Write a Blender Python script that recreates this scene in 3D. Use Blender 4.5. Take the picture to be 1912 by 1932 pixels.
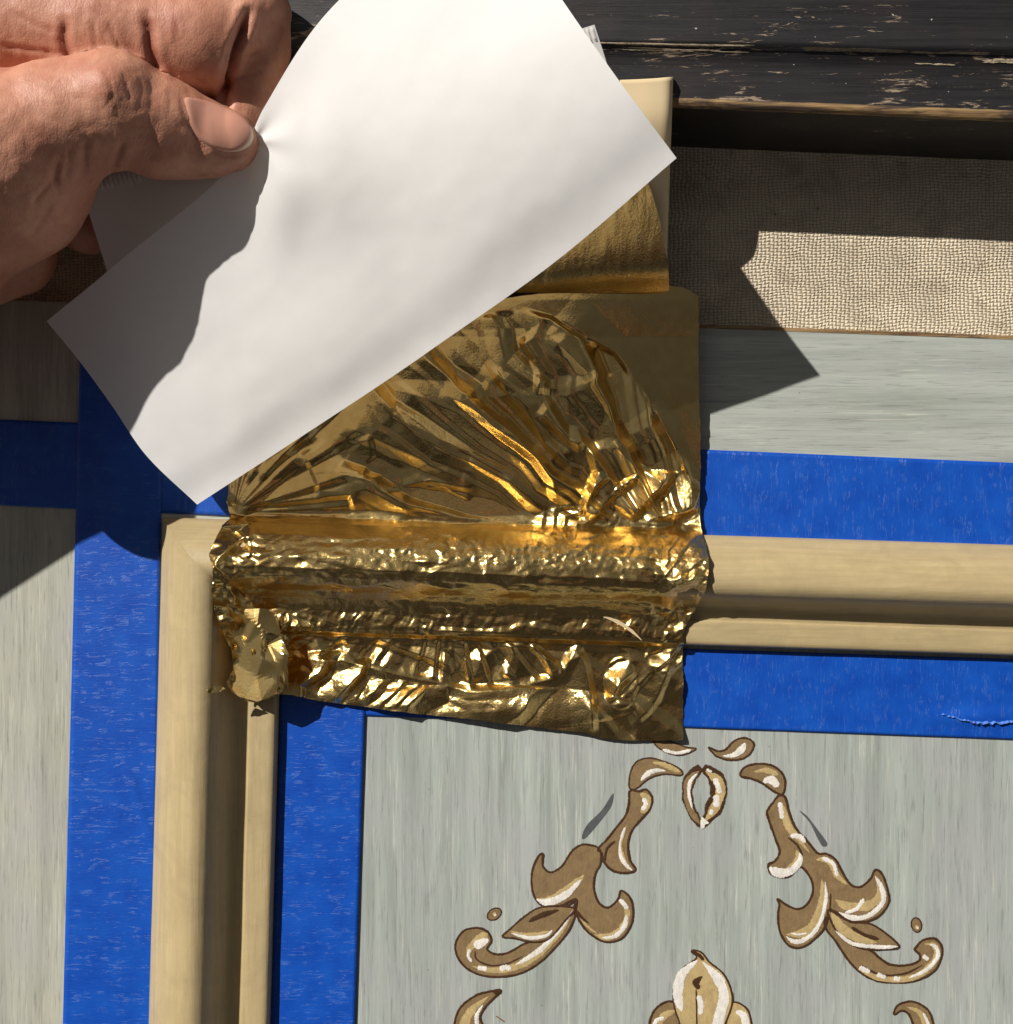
import bpy, bmesh, math, random
import numpy as np
from mathutils import Vector, geometry
random.seed(7); rng = np.random.default_rng(11)
PI = math.pi
for o in list(bpy.data.objects): bpy.data.objects.remove(o)
S = bpy.context.scene
COL = S.collection
# ---------------------------------------------------------------- scale: 1 unit of layout = 0.16 mm, layout origin = upper left of the board area
K = 0.00016
CX, CY, H = 956.0, 966.0, 2090.0            # point under the camera and camera height, in layout units

# ---------------------------------------------------------------- camera, world, sun, exposure
cam = bpy.data.cameras.new('camera'); camo = bpy.data.objects.new('camera', cam); COL.objects.link(camo)
camo.location = (0, 0, H*K); camo.rotation_euler = (0, 0, 0)
cam.sensor_fit = 'HORIZONTAL'; cam.sensor_width = 36; cam.lens = 18*H/CX
cam.clip_start = 0.01; cam.clip_end = 50
S.camera = camo
SUN = Vector((-0.92, 0.84, 1.0)).normalized()          # towards the sun
elev = math.asin(SUN.z); azim = math.atan2(SUN.x, SUN.y)
w = bpy.data.worlds.new('World'); S.world = w; w.use_nodes = True
nt = w.node_tree; nt.nodes.clear()
sky = nt.nodes.new('ShaderNodeTexSky'); sky.sky_type = 'NISHITA'; sky.sun_disc = False
sky.sun_elevation = elev; sky.sun_rotation = azim % (2*PI)
sky.air_density = 0.45; sky.dust_density = 0.6; sky.ozone_density = 1.0
hs = nt.nodes.new('ShaderNodeHueSaturation'); hs.inputs['Saturation'].default_value = 0.12
bg = nt.nodes.new('ShaderNodeBackground'); bg.inputs['Strength'].default_value = 0.05
wo = nt.nodes.new('ShaderNodeOutputWorld')
nt.links.new(sky.outputs[0], hs.inputs['Color']); nt.links.new(hs.outputs[0], bg.inputs[0]); nt.links.new(bg.outputs[0], wo.inputs[0])
sl = bpy.data.lights.new('sun', 'SUN'); sl.energy = 5.0; sl.angle = math.radians(0.53); sl.color = (1, 0.955, 0.89)
so = bpy.data.objects.new('sun', sl); COL.objects.link(so)
so.rotation_euler = (-SUN).to_track_quat('-Z', 'Y').to_euler(); so.location = SUN*2
S.view_settings.view_transform = 'Standard'; S.view_settings.look = 'None'; S.view_settings.exposure = -0.02; S.view_settings.gamma = 1
S.render.engine = 'CYCLES'

# ---------------------------------------------------------------- layout helpers
def W(x, y, z=0.0): return ((x-CX)*K, (CY-y)*K, z*K)
def U(px, py, z=0.0):
    f = 1-z/H
    return (CX+(px-CX)*f, CY+(py-CY)*f, z)
def img(X, Y, Z):
    f = 1-Z/H
    return CX+(X-CX)/f, CY+(Y-CY)/f
def lin(c): return tuple(((v/255+0.055)/1.055)**2.4 if v > 10 else v/255/12.92 for v in c)

def tag(o, label=None, cat=None, group=None, kind=None):
    if label: o['label'] = label
    if cat: o['category'] = cat
    if group: o['group'] = group
    if kind: o['kind'] = kind
    return o
def empty(name, x, y, z=0):
    o = bpy.data.objects.new(name, None); o.empty_display_size = .01
    o.location = W(x, y, z); COL.objects.link(o); return o
def mesh(name, verts, faces, mats, parent=None, smooth=True, mi=None, base=None):
    """verts in layout units; object origin at base (or at the parent)"""
    V = np.array(verts, dtype=float).reshape(-1, 3)
    Wd = np.stack([(V[:, 0]-CX)*K, (CY-V[:, 1])*K, V[:, 2]*K], 1)
    if parent is not None:
        o0 = Vector((0, 0, 0)); p = parent
        while p is not None: o0 += Vector(p.location); p = p.parent
    else:
        b = base if base is not None else (V[:, 0].mean(), V[:, 1].mean(), V[:, 2].min())
        o0 = Vector(W(*b))
    Wd = Wd-np.array(o0)
    m = bpy.data.meshes.new(name)
    m.from_pydata(Wd.tolist(), [], [tuple(int(i) for i in f) for f in faces])
    if not isinstance(mats, (list, tuple)): mats = [mats]
    for a in mats: m.materials.append(a)
    if mi is not None: m.polygons.foreach_set('material_index', mi)
    if smooth: m.polygons.foreach_set('use_smooth', [True]*len(m.polygons))
    m.update()
    o = bpy.data.objects.new(name, m); COL.objects.link(o)
    if parent is not None: o.parent = parent
    else: o.location = o0
    return o
def grid_faces(nu, nv):
    i = np.arange(nu-1)[:, None]*nv+np.arange(nv-1)[None, :]
    return np.stack([i, i+nv, i+nv+1, i+1], -1).reshape(-1, 4)
def up(verts, faces):      # make faces look upwards (layout y runs down)
    return faces

def box(x0, y0, x1, y1, z0, z1, n=1):
    v = [(x0, y0, z0), (x1, y0, z0), (x1, y1, z0), (x0, y1, z0), (x0, y0, z1), (x1, y0, z1), (x1, y1, z1), (x0, y1, z1)]
    f = [(0, 1, 2, 3), (7, 6, 5, 4), (0, 4, 5, 1), (1, 5, 6, 2), (2, 6, 7, 3), (3, 7, 4, 0)]
    return v, f
def slab(corners, z0, z1):
    n = len(corners)
    v = [(x, y, z0) for x, y in corners]+[(x, y, z1) for x, y in corners]
    f = [tuple(range(n)), tuple(range(2*n-1, n-1, -1))]
    f += [(i, i+n, (i+1) % n+n, (i+1) % n) for i in range(n)]
    return v, f

def catmull(pts, n=8, closed=False):
    P = np.array(pts, float); N = len(P); out = []
    rngi = range(N) if closed else range(N-1)
    for i in rngi:
        if closed: p0, p1, p2, p3 = P[(i-1) % N], P[i], P[(i+1) % N], P[(i+2) % N]
        else: p0, p1, p2, p3 = P[max(i-1, 0)], P[i], P[i+1], P[min(i+2, N-1)]
        for k in range(n):
            t = k/n
            out.append(.5*((2*p1)+(-p0+p2)*t+(2*p0-5*p1+4*p2-p3)*t*t+(-p0+3*p1-3*p2+p3)*t**3))
    if not closed: out.append(P[-1])
    return np.array(out)

# ---------------------------------------------------------------- numpy noise
def vnoise(x, y, seed=0):
    xi = np.floor(x).astype(np.int64); yi = np.floor(y).astype(np.int64)
    fx = x-xi; fy = y-yi; fx = fx*fx*(3-2*fx); fy = fy*fy*(3-2*fy)
    def h(a, b):
        n = (a*374761393+b*668265263+seed*974711) & 0x7fffffff
        n = ((n ^ (n >> 13))*1274126177) & 0x7fffffff
        return ((n ^ (n >> 16)) & 0xffff)/65535.0
    a = h(xi, yi); b = h(xi+1, yi); c = h(xi, yi+1); d = h(xi+1, yi+1)
    return (a*(1-fx)+b*fx)*(1-fy)+(c*(1-fx)+d*fx)*fy
def fbm(x, y, seed=0, o=4):
    s = 0; a = .5
    for i in range(o): s = s+a*vnoise(x*2**i, y*2**i, seed+i*17); a *= .5
    return s
def facets(A, B, a0, a1, b0, b1, sa, sb, amp, seed):
    """piecewise planar (crumpled) height over (A,B)"""
    r = np.random.default_rng(seed)
    pts = []
    na = int((a1-a0)/sa)+3; nb = int((b1-b0)/sb)+3
    for i in range(na):
        for j in range(nb):
            pts.append((a0-sa+sa*(i+r.uniform(.05, .95)), b0-sb+sb*(j+r.uniform(.05, .95))))
    P = [Vector((p[0]/sa, p[1]/sb)) for p in pts]
    V2, E, F, *_ = geometry.delaunay_2d_cdt(P, [], [], 0, 1e-6)
    hts = r.uniform(-amp, amp, len(V2))*r.choice([1, 1, .3], len(V2))
    out = np.zeros_like(A); a = A.ravel()/sa; b = B.ravel()/sb; o = out.ravel()
    order = np.argsort(a); asrt = a[order]
    for f in F:
        p = [V2[i] for i in f]
        lo = min(q[0] for q in p); hi = max(q[0] for q in p)
        i0 = np.searchsorted(asrt, lo); i1 = np.searchsorted(asrt, hi)
        if i1 <= i0: continue
        idx = order[i0:i1]; x = a[idx]; y = b[idx]
        d = (p[1][1]-p[2][1])*(p[0][0]-p[2][0])+(p[2][0]-p[1][0])*(p[0][1]-p[2][1])
        if abs(d) < 1e-9: continue
        l1 = ((p[1][1]-p[2][1])*(x-p[2][0])+(p[2][0]-p[1][0])*(y-p[2][1]))/d
        l2 = ((p[2][1]-p[0][1])*(x-p[2][0])+(p[0][0]-p[2][0])*(y-p[2][1]))/d
        l3 = 1-l1-l2
        m = (l1 >= -1e-6) & (l2 >= -1e-6) & (l3 >= -1e-6)
        o[idx[m]] = l1[m]*hts[f[0]]+l2[m]*hts[f[1]]+l3[m]*hts[f[2]]
    return o.reshape(A.shape)
def folds(A, B, a0, a1, b0, b1, sa, sb, seed, asym=.28):
    """alternating crests and valleys running along B: drapery folds with one steep and one gentle side"""
    r = np.random.default_rng(seed); P = []; hh = []
    na = int((a1-a0)/sa)+3; nb = int((b1-b0)/sb)+3
    for i in range(na):
        ph = r.uniform(0, 1); g = r.uniform(.35, 1.0); st = asym if r.random() < .85 else 1-asym
        for j in range(nb):
            b = b0-sb+sb*(j+ph+r.uniform(-.25, .25)); jt = r.uniform(-.13, .13); k = g*r.uniform(.35, 1)
            P.append((a0-sa+sa*(i+jt), b)); hh.append(-k); P.append((a0-sa+sa*(i+jt+st), b+r.uniform(-.2, .2)*sb)); hh.append(k)
    V2, E, F, OV, *_ = geometry.delaunay_2d_cdt([Vector((p[0]/sa, p[1]/sb*.35)) for p in P], [], [], 0, 1e-6, True)
    hts = np.array([hh[o[0]] if o else 0 for o in OV]); out = np.zeros_like(A); a = A.ravel()/sa; b = B.ravel()/sb*.35; o = out.ravel()
    order = np.argsort(a); asrt = a[order]
    for f in F:
        p = [V2[i] for i in f]; i0 = np.searchsorted(asrt, min(q[0] for q in p)); i1 = np.searchsorted(asrt, max(q[0] for q in p))
        if i1 <= i0: continue
        idx = order[i0:i1]; x = a[idx]; y = b[idx]; d = (p[1][1]-p[2][1])*(p[0][0]-p[2][0])+(p[2][0]-p[1][0])*(p[0][1]-p[2][1])
        if abs(d) < 1e-9: continue
        l1 = ((p[1][1]-p[2][1])*(x-p[2][0])+(p[2][0]-p[1][0])*(y-p[2][1]))/d; l2 = ((p[2][1]-p[0][1])*(x-p[2][0])+(p[0][0]-p[2][0])*(y-p[2][1]))/d; l3 = 1-l1-l2
        m = (l1 >= -1e-6) & (l2 >= -1e-6) & (l3 >= -1e-6); o[idx[m]] = l1[m]*hts[f[0]]+l2[m]*hts[f[1]]+l3[m]*hts[f[2]]
    return o.reshape(A.shape)
def polyd(X, Y, pts):
    """distance to polyline, parameter 0..1 along it, side"""
    P = np.array(pts, float); seg = np.linalg.norm(np.diff(P, axis=0), axis=1); tot = seg.sum(); acc = 0
    D = np.full(X.shape, 1e9); T = np.zeros(X.shape); Sd = np.ones(X.shape)
    for i in range(len(P)-1):
        a = P[i]; d = P[i+1]-a; L = seg[i]
        t = np.clip(((X-a[0])*d[0]+(Y-a[1])*d[1])/(L*L), 0, 1)
        qx = X-a[0]-t*d[0]; qy = Y-a[1]-t*d[1]; dd = np.hypot(qx, qy)
        m = dd < D
        D = np.where(m, dd, D); T = np.where(m, (acc+t*L)/tot, T); Sd = np.where(m, np.sign(d[0]*qy-d[1]*qx), Sd); acc += L
    return D, T, Sd
def sstep(a, b, x):
    t = np.clip((x-a)/(b-a), 0, 1); return t*t*(3-2*t)

# ---------------------------------------------------------------- materials
class M:
    def __init__(s, name, rough=.6, color=(.5, .5, .5), **kw):
        s.m = bpy.data.materials.new(name); s.m.use_nodes = True; s.t = s.m.node_tree
        s.b = s.t.nodes['Principled BSDF']; s.out = s.t.nodes['Material Output']
        s.b.inputs['Roughness'].default_value = rough; s.b.inputs['Base Color'].default_value = (*color, 1)
        for k, v in kw.items(): s.b.inputs[k.replace('_', ' ')].default_value = v
        g = s.n('ShaderNodeNewGeometry'); s.pos = s.vm('SCALE', g.outputs['Position'], sc=1/K)
    def n(s, t): return s.t.nodes.new(t)
    def l(s, a, b): s.t.links.new(a, b)
    def vm(s, op, a, b=None, sc=None):
        v = s.n('ShaderNodeVectorMath'); v.operation = op; s.l(a, v.inputs[0])
        if b is not None:
            if isinstance(b, tuple): v.inputs[1].default_value = b
            else: s.l(b, v.inputs[1])
        if sc is not None: v.inputs['Scale'].default_value = sc
        return v.outputs[0]
    def ma(s, op, a, b=None, c=None, clamp=False):
        v = s.n('ShaderNodeMath'); v.operation = op; v.use_clamp = clamp
        for i, q in enumerate((a, b, c)):
            if q is None: continue
            if isinstance(q, (int, float)): v.inputs[i].default_value = q
            else: s.l(q, v.inputs[i])
        return v.outputs[0]
    def xyz(s):
        v = s.n('ShaderNodeSeparateXYZ'); s.l(s.pos, v.inputs[0]); return v.outputs
    def noise(s, scale=(1, 1, 1), sc=.01, detail=4, rough=.55, dist=0, off=(0, 0, 0)):
        v = s.vm('MULTIPLY', s.pos, tuple(scale)); v = s.vm('ADD', v, tuple(off))
        t = s.n('ShaderNodeTexNoise'); s.l(v, t.inputs['Vector']); t.inputs['Scale'].default_value = sc
        t.inputs['Detail'].default_value = detail; t.inputs['Roughness'].default_value = rough; t.inputs['Distortion'].default_value = dist
        return t.outputs[0]
    def vor(s, scale=(1, 1, 1), sc=.1, feat='F1', rand=1):
        v = s.vm('MULTIPLY', s.pos, tuple(scale)); t = s.n('ShaderNodeTexVoronoi'); t.feature = feat
        s.l(v, t.inputs['Vector']); t.inputs['Scale'].default_value = sc; t.inputs['Randomness'].default_value = rand
        return t.outputs[0]
    def ramp(s, a, stops, interp='LINEAR'):
        r = s.n('ShaderNodeValToRGB'); s.l(a, r.inputs[0]); e = r.color_ramp; e.interpolation = interp
        while len(e.elements) < len(stops): e.elements.new(.5)
        for q, (p, c) in zip(e.elements, stops):
            q.position = p; q.color = (c, c, c, 1) if isinstance(c, (int, float)) else (*c, 1)
        return r.outputs[0]
    def mix(s, f, a, b, mode='MIX'):
        v = s.n('ShaderNodeMix'); v.data_type = 'RGBA'; v.blend_type = mode
        for i, q in ((0, f), (6, a), (7, b)):
            if isinstance(q, (int, float)): v.inputs[i].default_value = q
            elif isinstance(q, tuple): v.inputs[i].default_value = (*q, 1)
            else: s.l(q, v.inputs[i])
        return v.outputs[2]
    def attr(s, name):
        a = s.n('ShaderNodeAttribute'); a.attribute_name = name; return a.outputs['Fac']
    def color(s, c): s.l(c, s.b.inputs['Base Color'])
    def bump(s, h, dist=1.0, strength=1.0, to=None):
        b = s.n('ShaderNodeBump'); s.l(h, b.inputs['Height']); b.inputs['Distance'].default_value = dist*K
        if isinstance(strength, (int, float)): b.inputs['Strength'].default_value = strength
        else: s.l(strength, b.inputs['Strength'])
        s.l(b.outputs[0], (to or s.b).inputs['Normal']); return b.outputs[0]

def painted_wood(name, vertical, base=lin((176, 183, 172)), seed=0):
    m = M(name, .5)
    a, b = ((1, .03, 1) if vertical else (.03, 1, 1)), ((1, .05, 1) if vertical else (.05, 1, 1))
    fine = m.noise(a, .26, 6, .7, .3, (seed, seed, 0)); mid = m.noise(b, .035, 4, .6, .5, (seed*3, 9, 0)); big = m.noise((1, 1, 1), .006, 3, .5, 0, (seed, 4, 0))
    c = m.mix(m.ramp(mid, [(.3, 0.0), (.7, 1.0)]), tuple(v*.72 for v in base), tuple(v*1.14 for v in base))
    c = m.mix(m.ramp(big, [(.35, 0.0), (.7, .5)]), c, lin((172, 170, 172)))
    pm = m.ramp(m.noise((1, .35, 1) if vertical else (.35, 1, 1), .012, 3, .6, .5, (seed*7, 2, 0)), [(.42, .15), (.62, 1.0)])
    c = m.mix(m.ma('MULTIPLY', m.ramp(fine, [(.54, 0.0), (.66, .65)]), pm), c, lin((218, 216, 200)))          # pale drag marks
    dk = m.noise(b, .24, 6, .68, .3, (seed+50, 31, 0))
    c = m.mix(m.ramp(dk, [(.33, .65), (.46, 0.0)]), c, lin((124, 126, 122)))            # dark grain
    sp = m.noise((1, 1, 1), .09, 2, .5, 0, (seed+5, 71, 0))
    c = m.mix(m.ramp(sp, [(.76, 0.0), (.80, .6)]), c, lin((95, 95, 90)))
    m.color(c)
    m.bump(m.mix(.5, fine, dk), 1.3, .6)
    m.b.inputs['Specular IOR Level'].default_value = .35
    return m.m
MAT = {}
MAT['rail'] = painted_wood('grey_paint_horizontal_grain', False, seed=3)
MAT['stile'] = painted_wood('grey_paint_vertical_grain', True, lin((184, 184, 168)), seed=21)
MAT['panel'] = painted_wood('panel_grey_paint', True, lin((168, 176, 168)), seed=47)
def m_mould(vertical):
    m = M('moulding_cream_paint_'+('v' if vertical else 'h'), .42)
    p = m.xyz(); q = m.ma('SUBTRACT', m.ma('SUBTRACT', -12.0, p[1]), m.ma('MULTIPLY', m.ma('ADD', p[0], 644.0), .92)); fc = m.ma('ADD', m.ma('DIVIDE', q, 90.0), .5, clamp=True)
    g = m.mix(fc, m.noise((.05, 1, 1), .1, 6, .65, .6), m.noise((1, .05, 1), .1, 6, .65, .6)); b2 = m.noise((1, 1, 1), .012, 5, .65, 1)
    base = lin((186, 166, 124))
    c = m.mix(m.ramp(g, [(.3, 0.0), (.7, 1.0)]), tuple(v*.84 for v in base), tuple(min(1, v*1.08) for v in base))
    c = m.mix(m.ramp(b2, [(.42, 0.0), (.75, .55)]), c, lin((158, 140, 106)))
    sp = m.noise((1, 1, 1), .16, 2, .5, 0, (3, 3, 0))
    c = m.mix(m.ramp(sp, [(.77, 0.0), (.81, .75)]), c, lin((90, 70, 50)))
    m.color(c); n1 = m.noise((1, 1, 1), .045, 5, .6); m.bump(m.mix(.5, g, n1), 2.2, .6)
    return m.m
MAT['mould_v'] = m_mould(True); MAT['mould_h'] = m_mould(False)
def m_tape(vertical):
    m = M('blue_masking_tape_'+('v' if vertical else 'h'), .42)
    sc = (.22, 1, 1) if vertical else (1, .22, 1)
    cr = m.noise(sc, .16, 4, .7, .8); cr2 = m.noise(sc, .4, 3, .6, .3); big = m.noise((1, 1, 1), .02, 3, .5)
    c = m.mix(m.ramp(big, [(.3, 0.0), (.7, 1.0)]), lin((6, 70, 172)), lin((16, 84, 186)))
    c = m.mix(m.ramp(cr, [(.58, 0.0), (.75, .14)]), c, lin((92, 138, 215)))
    ln = m.noise((.12, 1, 1) if vertical else (1, .12, 1), .07, 5, .65, .5, (3, 8, 0)); ln = m.ma('ABSOLUTE', m.ma('SUBTRACT', ln, .5)); ln = m.ramp(ln, [(0, 1.0), (.022, 0.0)])
    ln = m.ma('MULTIPLY', ln, m.ramp(m.noise((1, 1, 1), .05, 3, .6, 0, (1, 4, 0)), [(.45, 0.0), (.6, 1.0)]))
    c = m.mix(m.ma('MULTIPLY', ln, .24), c, lin((110, 155, 225)))
    m.color(c); m.bump(m.mix(.3, m.mix(.35, cr, cr2), ln), 2.0, .5)
    return m.m
MAT['tape_v'] = m_tape(True); MAT['tape_h'] = m_tape(False)
def m_canvas():
    m = M('canvas_cloth', .95)
    p = m.xyz()
    wx = m.noise((1, 1, 1), .02, 2, .5); X = m.ma('ADD', m.ma('ADD', p[0], m.ma('MULTIPLY', wx, 16)), m.ma('MULTIPLY', m.noise((1, 1, 1), .12, 2, .5), 1.8)); wy = m.noise((1, 1, 1), .02, 2, .5, 0, (55, 5, 0)); Y = m.ma('ADD', m.ma('ADD', p[1], m.ma('MULTIPLY', wy, 16)), m.ma('MULTIPLY', m.noise((1, 1, 1), .12, 2, .5, 0, (88, 1, 0)), 1.6))
    per = 7.4
    sx = m.ma('SINE', m.ma('MULTIPLY', X, PI/7.7)); sy = m.ma('SINE', m.ma('MULTIPLY', Y, PI/5.8))
    ax = m.ma('ABSOLUTE', sx); ay = m.ma('ABSOLUTE', sy)
    ck = m.ma('MULTIPLY', sx, sy)
    over = m.ma('GREATER_THAN', ck, 0)
    h = m.ma('ADD', m.ma('MULTIPLY', over, ax), m.ma('MULTIPLY', m.ma('SUBTRACT', 1, over), ay))
    h = m.ma('MULTIPLY', h, m.ma('ADD', .55, m.ma('MULTIPLY', m.ma('MULTIPLY', ax, ay), .6)))
    n = m.noise((1, 1, 1), .012, 4, .6); n2 = m.noise((1, 1, 1), .3, 2, .5)
    c = m.mix(m.ramp(n, [(.35, 0.0), (.7, 1.0)]), lin((238, 222, 194)), lin((212, 198, 174)))
    c = m.mix(m.ramp(h, [(.05, .8), (.34, 0.0)]), c, lin((92, 76, 56)))
    c = m.mix(m.ramp(m.noise((1, 1, 1), .02, 5, .65, .5, (61, 3, 0)), [(.5, 0.0), (.68, .42)]), c, lin((136, 118, 98)))
    sp = m.noise((1, 1, 1), .11, 2, .5, 0, (13, 3, 0))
    c = m.mix(m.ramp(sp, [(.72, 0.0), (.78, .7)]), c, lin((95, 78, 62)))
    m.color(m.mix(m.ma('MULTIPLY', n2, .3), c, lin((180, 166, 142))))
    m.bump(h, 2.6, .8); m.b.inputs['Specular IOR Level'].default_value = .1
    return m.m
MAT['canvas'] = m_canvas()
def m_dark():
    m = M('dark_worn_paint', .5); p = m.xyz()
    g = m.noise((.04, 1, 1), .12, 6, .65, .4); g2 = m.noise((.02, 1, 1), .5, 4, .6); b = m.noise((1, 1, 1), .008, 4, .6)
    c = m.mix(m.ramp(g, [(.35, 0.0), (.7, 1.0)]), (.006, .0055, .0065), (.021, .019, .021))
    c = m.mix(m.ramp(b, [(.45, 0.0), (.75, .55)]), c, (.032, .020, .018))
    wr = m.noise((.07, 1, 1), .07, 7, .75, 1.2, (5, 9, 0))
    def band(y0, wd):
        q = m.ma('ABSOLUTE', m.ma('ADD', m.ma('ADD', p[1], y0-966), m.ma('MULTIPLY', m.ma('SUBTRACT', p[0], 294), .018)))
        return m.ma('SUBTRACT', 1.0, m.ma('DIVIDE', q, wd), clamp=True)
    mk = m.ma('MAXIMUM', m.ma('MULTIPLY', band(163, 22), 1.0), m.ma('MAXIMUM', m.ma('MULTIPLY', band(247, 16), .8), m.ma('MULTIPLY', band(200, 60), .45)))
    wr2 = m.ma('ADD', m.ma('ADD', m.noise((.12, 1, 1), .12, 8, .78, .8, (5, 9, 0)), m.ma('MULTIPLY', m.noise((.5, 1, 1), .012, 3, .6, 0, (15, 19, 0)), .55)), m.ma('MULTIPLY', mk, .11))
    c = m.mix(m.ramp(wr2, [(.915, 0.0), (.95, .85)]), c, m.mix(g2, lin((120, 98, 78)), lin((196, 176, 150))))
    sp = m.noise((1, 1, 1), .13, 1, .5, 0, (33, 3, 0)); c = m.mix(m.ramp(sp, [(.80, 0.0), (.82, .9)]), c, lin((190, 190, 185)))
    m.color(c); m.bump(m.mix(.4, g, g2), 2.2, .7); m.b.inputs['Specular IOR Level'].default_value = .5
    return m.m
MAT['dark'] = m_dark()
def m_lip():
    m = M('worn_wood_edge', .6); g = m.noise((.05, 1, 1), .12, 6, .7, .8); b = m.noise((.15, 1, 1), .03, 5, .7, 1)
    c = m.mix(m.ramp(g, [(.35, 0.0), (.65, 1.0)]), lin((92, 66, 44)), lin((178, 146, 98)))
    c = m.mix(m.ramp(b, [(.5, 0.0), (.6, .85)]), c, lin((48, 38, 36)))
    m.color(c); m.bump(g, 2.5, .8); return m.m
MAT['lip'] = m_lip()
def flat(name, c, rough=.5, bump=.5):
    m = M(name, rough); g = m.noise((1, 1, 1), .05, 4, .6, .5); g2 = m.noise((1, 1, 1), .3, 3, .6)
    br = m.noise((1, .3, 1), .16, 4, .65, 1.0)
    m.color(m.mix(m.ramp(m.mix(.5, g, br), [(.35, 0.0), (.65, 1.0)]), tuple(v*.74 for v in c), tuple(min(1, v*1.14) for v in c)))
    m.bump(g2, 1.2, bump); return m.m
def brushed(name, c, rough, th):
    mt = flat(name, c, rough); t = mt.node_tree; out = t.nodes['Material Output']; b = t.nodes['Principled BSDF']
    at = t.nodes.new('ShaderNodeAttribute'); at.attribute_name = 'e'; tc = t.nodes.new('ShaderNodeNewGeometry')
    nz = t.nodes.new('ShaderNodeTexNoise'); nz.inputs['Scale'].default_value = .42/K; nz.inputs['Detail'].default_value = 4; t.links.new(tc.outputs['Position'], nz.inputs['Vector'])
    a1 = t.nodes.new('ShaderNodeMath'); a1.operation = 'MULTIPLY_ADD'; t.links.new(nz.outputs[0], a1.inputs[0]); a1.inputs[1].default_value = 1.5; t.links.new(at.outputs['Fac'], a1.inputs[2])
    mr = t.nodes.new('ShaderNodeMapRange'); t.links.new(a1.outputs[0], mr.inputs[0]); mr.inputs[1].default_value = th; mr.inputs[2].default_value = th+.16
    tr = t.nodes.new('ShaderNodeBsdfTransparent'); mx = t.nodes.new('ShaderNodeMixShader'); t.links.new(mr.outputs[0], mx.inputs[0]); t.links.new(tr.outputs[0], mx.inputs[1]); t.links.new(b.outputs[0], mx.inputs[2]); t.links.new(mx.outputs[0], out.inputs[0])
    return mt
MAT['o_dark'] = brushed('ornament_dark_brown', lin((74, 50, 32)), .4, .78)
MAT['o_brown'] = brushed('ornament_brown', lin((138, 114, 80)), .45, .7)
MAT['o_tan'] = brushed('ornament_tan', lin((192, 168, 118)), .45, .98)
MAT['o_white'] = brushed('ornament_white', lin((238, 232, 222)), .4, .88)
MAT['o_grey'] = brushed('ornament_grey_shadow_stroke', lin((88, 90, 92)), .5, .9)
MAT['bare'] = flat('bare_cream_wood', lin((196, 178, 150)), .7)
MAT['tape_tear'] = flat('torn_blue_tape', lin((86, 134, 218)), .6)
def m_paper(name, c, trans, rough=.75):
    m = M(name, rough); m.b.inputs['Specular IOR Level'].default_value = .25
    g = m.noise((1, 1, 1), .035, 5, .6); g2 = m.noise((1, 1, 1), .35, 3, .6)
    cc = m.mix(m.ramp(g, [(.3, 0.0), (.7, 1.0)]), tuple(v*.975 for v in c), c); m.color(cc)
    m.bump(m.mix(.5, g, g2), 1.0, .25)
    tr = m.n('ShaderNodeBsdfTranslucent'); m.l(cc, tr.inputs[0]); mx = m.n('ShaderNodeMixShader'); mx.inputs[0].default_value = trans
    m.l(m.b.outputs[0], mx.inputs[1]); m.l(tr.outputs[0], mx.inputs[2]); m.l(mx.outputs[0], m.out.inputs[0])
    return m.m
MAT['paper'] = m_paper('thin_white_paper', (.95, .94, .925), .27)
MAT['tissue'] = m_paper('tissue_paper', (.80, .78, .76), .22)
MAT['cover'] = m_paper('cream_card', lin((222, 200, 160)), .03, .6)
def m_gold():
    m = M('gold_foil', .2, (.95, .66, .27), Metallic=1.0)
    n = m.noise((1, 1, 1), .05, 4, .6)
    m.color(m.mix(m.ramp(n, [(.3, 0.0), (.7, 1.0)]), (.84, .57, .20), (.94, .69, .29)))
    m.l(m.ma('ADD', .05, m.ma('MULTIPLY', m.noise((1, 1, 1), .02, 3, .6, 0, (7, 7, 0)), .08)), m.b.inputs['Roughness'])
    f1 = m.noise((1, .35, 1), .11, 5, .65, 1.2); f2 = m.noise((1, 1, 1), .26, 3, .6, .5, (9, 9, 0))
    cr = m.attr('crinkle')
    m.bump(m.mix(.6, f1, f2), 7.0, m.ma('ADD', .05, m.ma('MULTIPLY', cr, .95)))
    g2 = m.n('ShaderNodeBsdfPrincipled'); g2.inputs['Metallic'].default_value = 1; g2.inputs['Roughness'].default_value = .36
    for lk in list(m.t.links):
        if lk.to_node == m.b and lk.to_socket.name in ('Base Color', 'Normal'): m.l(lk.from_socket, g2.inputs[lk.to_socket.name])
    mx = m.n('ShaderNodeMixShader'); mx.inputs[0].default_value = .16; m.l(m.b.outputs[0], mx.inputs[1]); m.l(g2.outputs[0], mx.inputs[2]); m.l(mx.outputs[0], m.out.inputs[0])
    return m.m
MAT['gold'] = m_gold()
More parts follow.
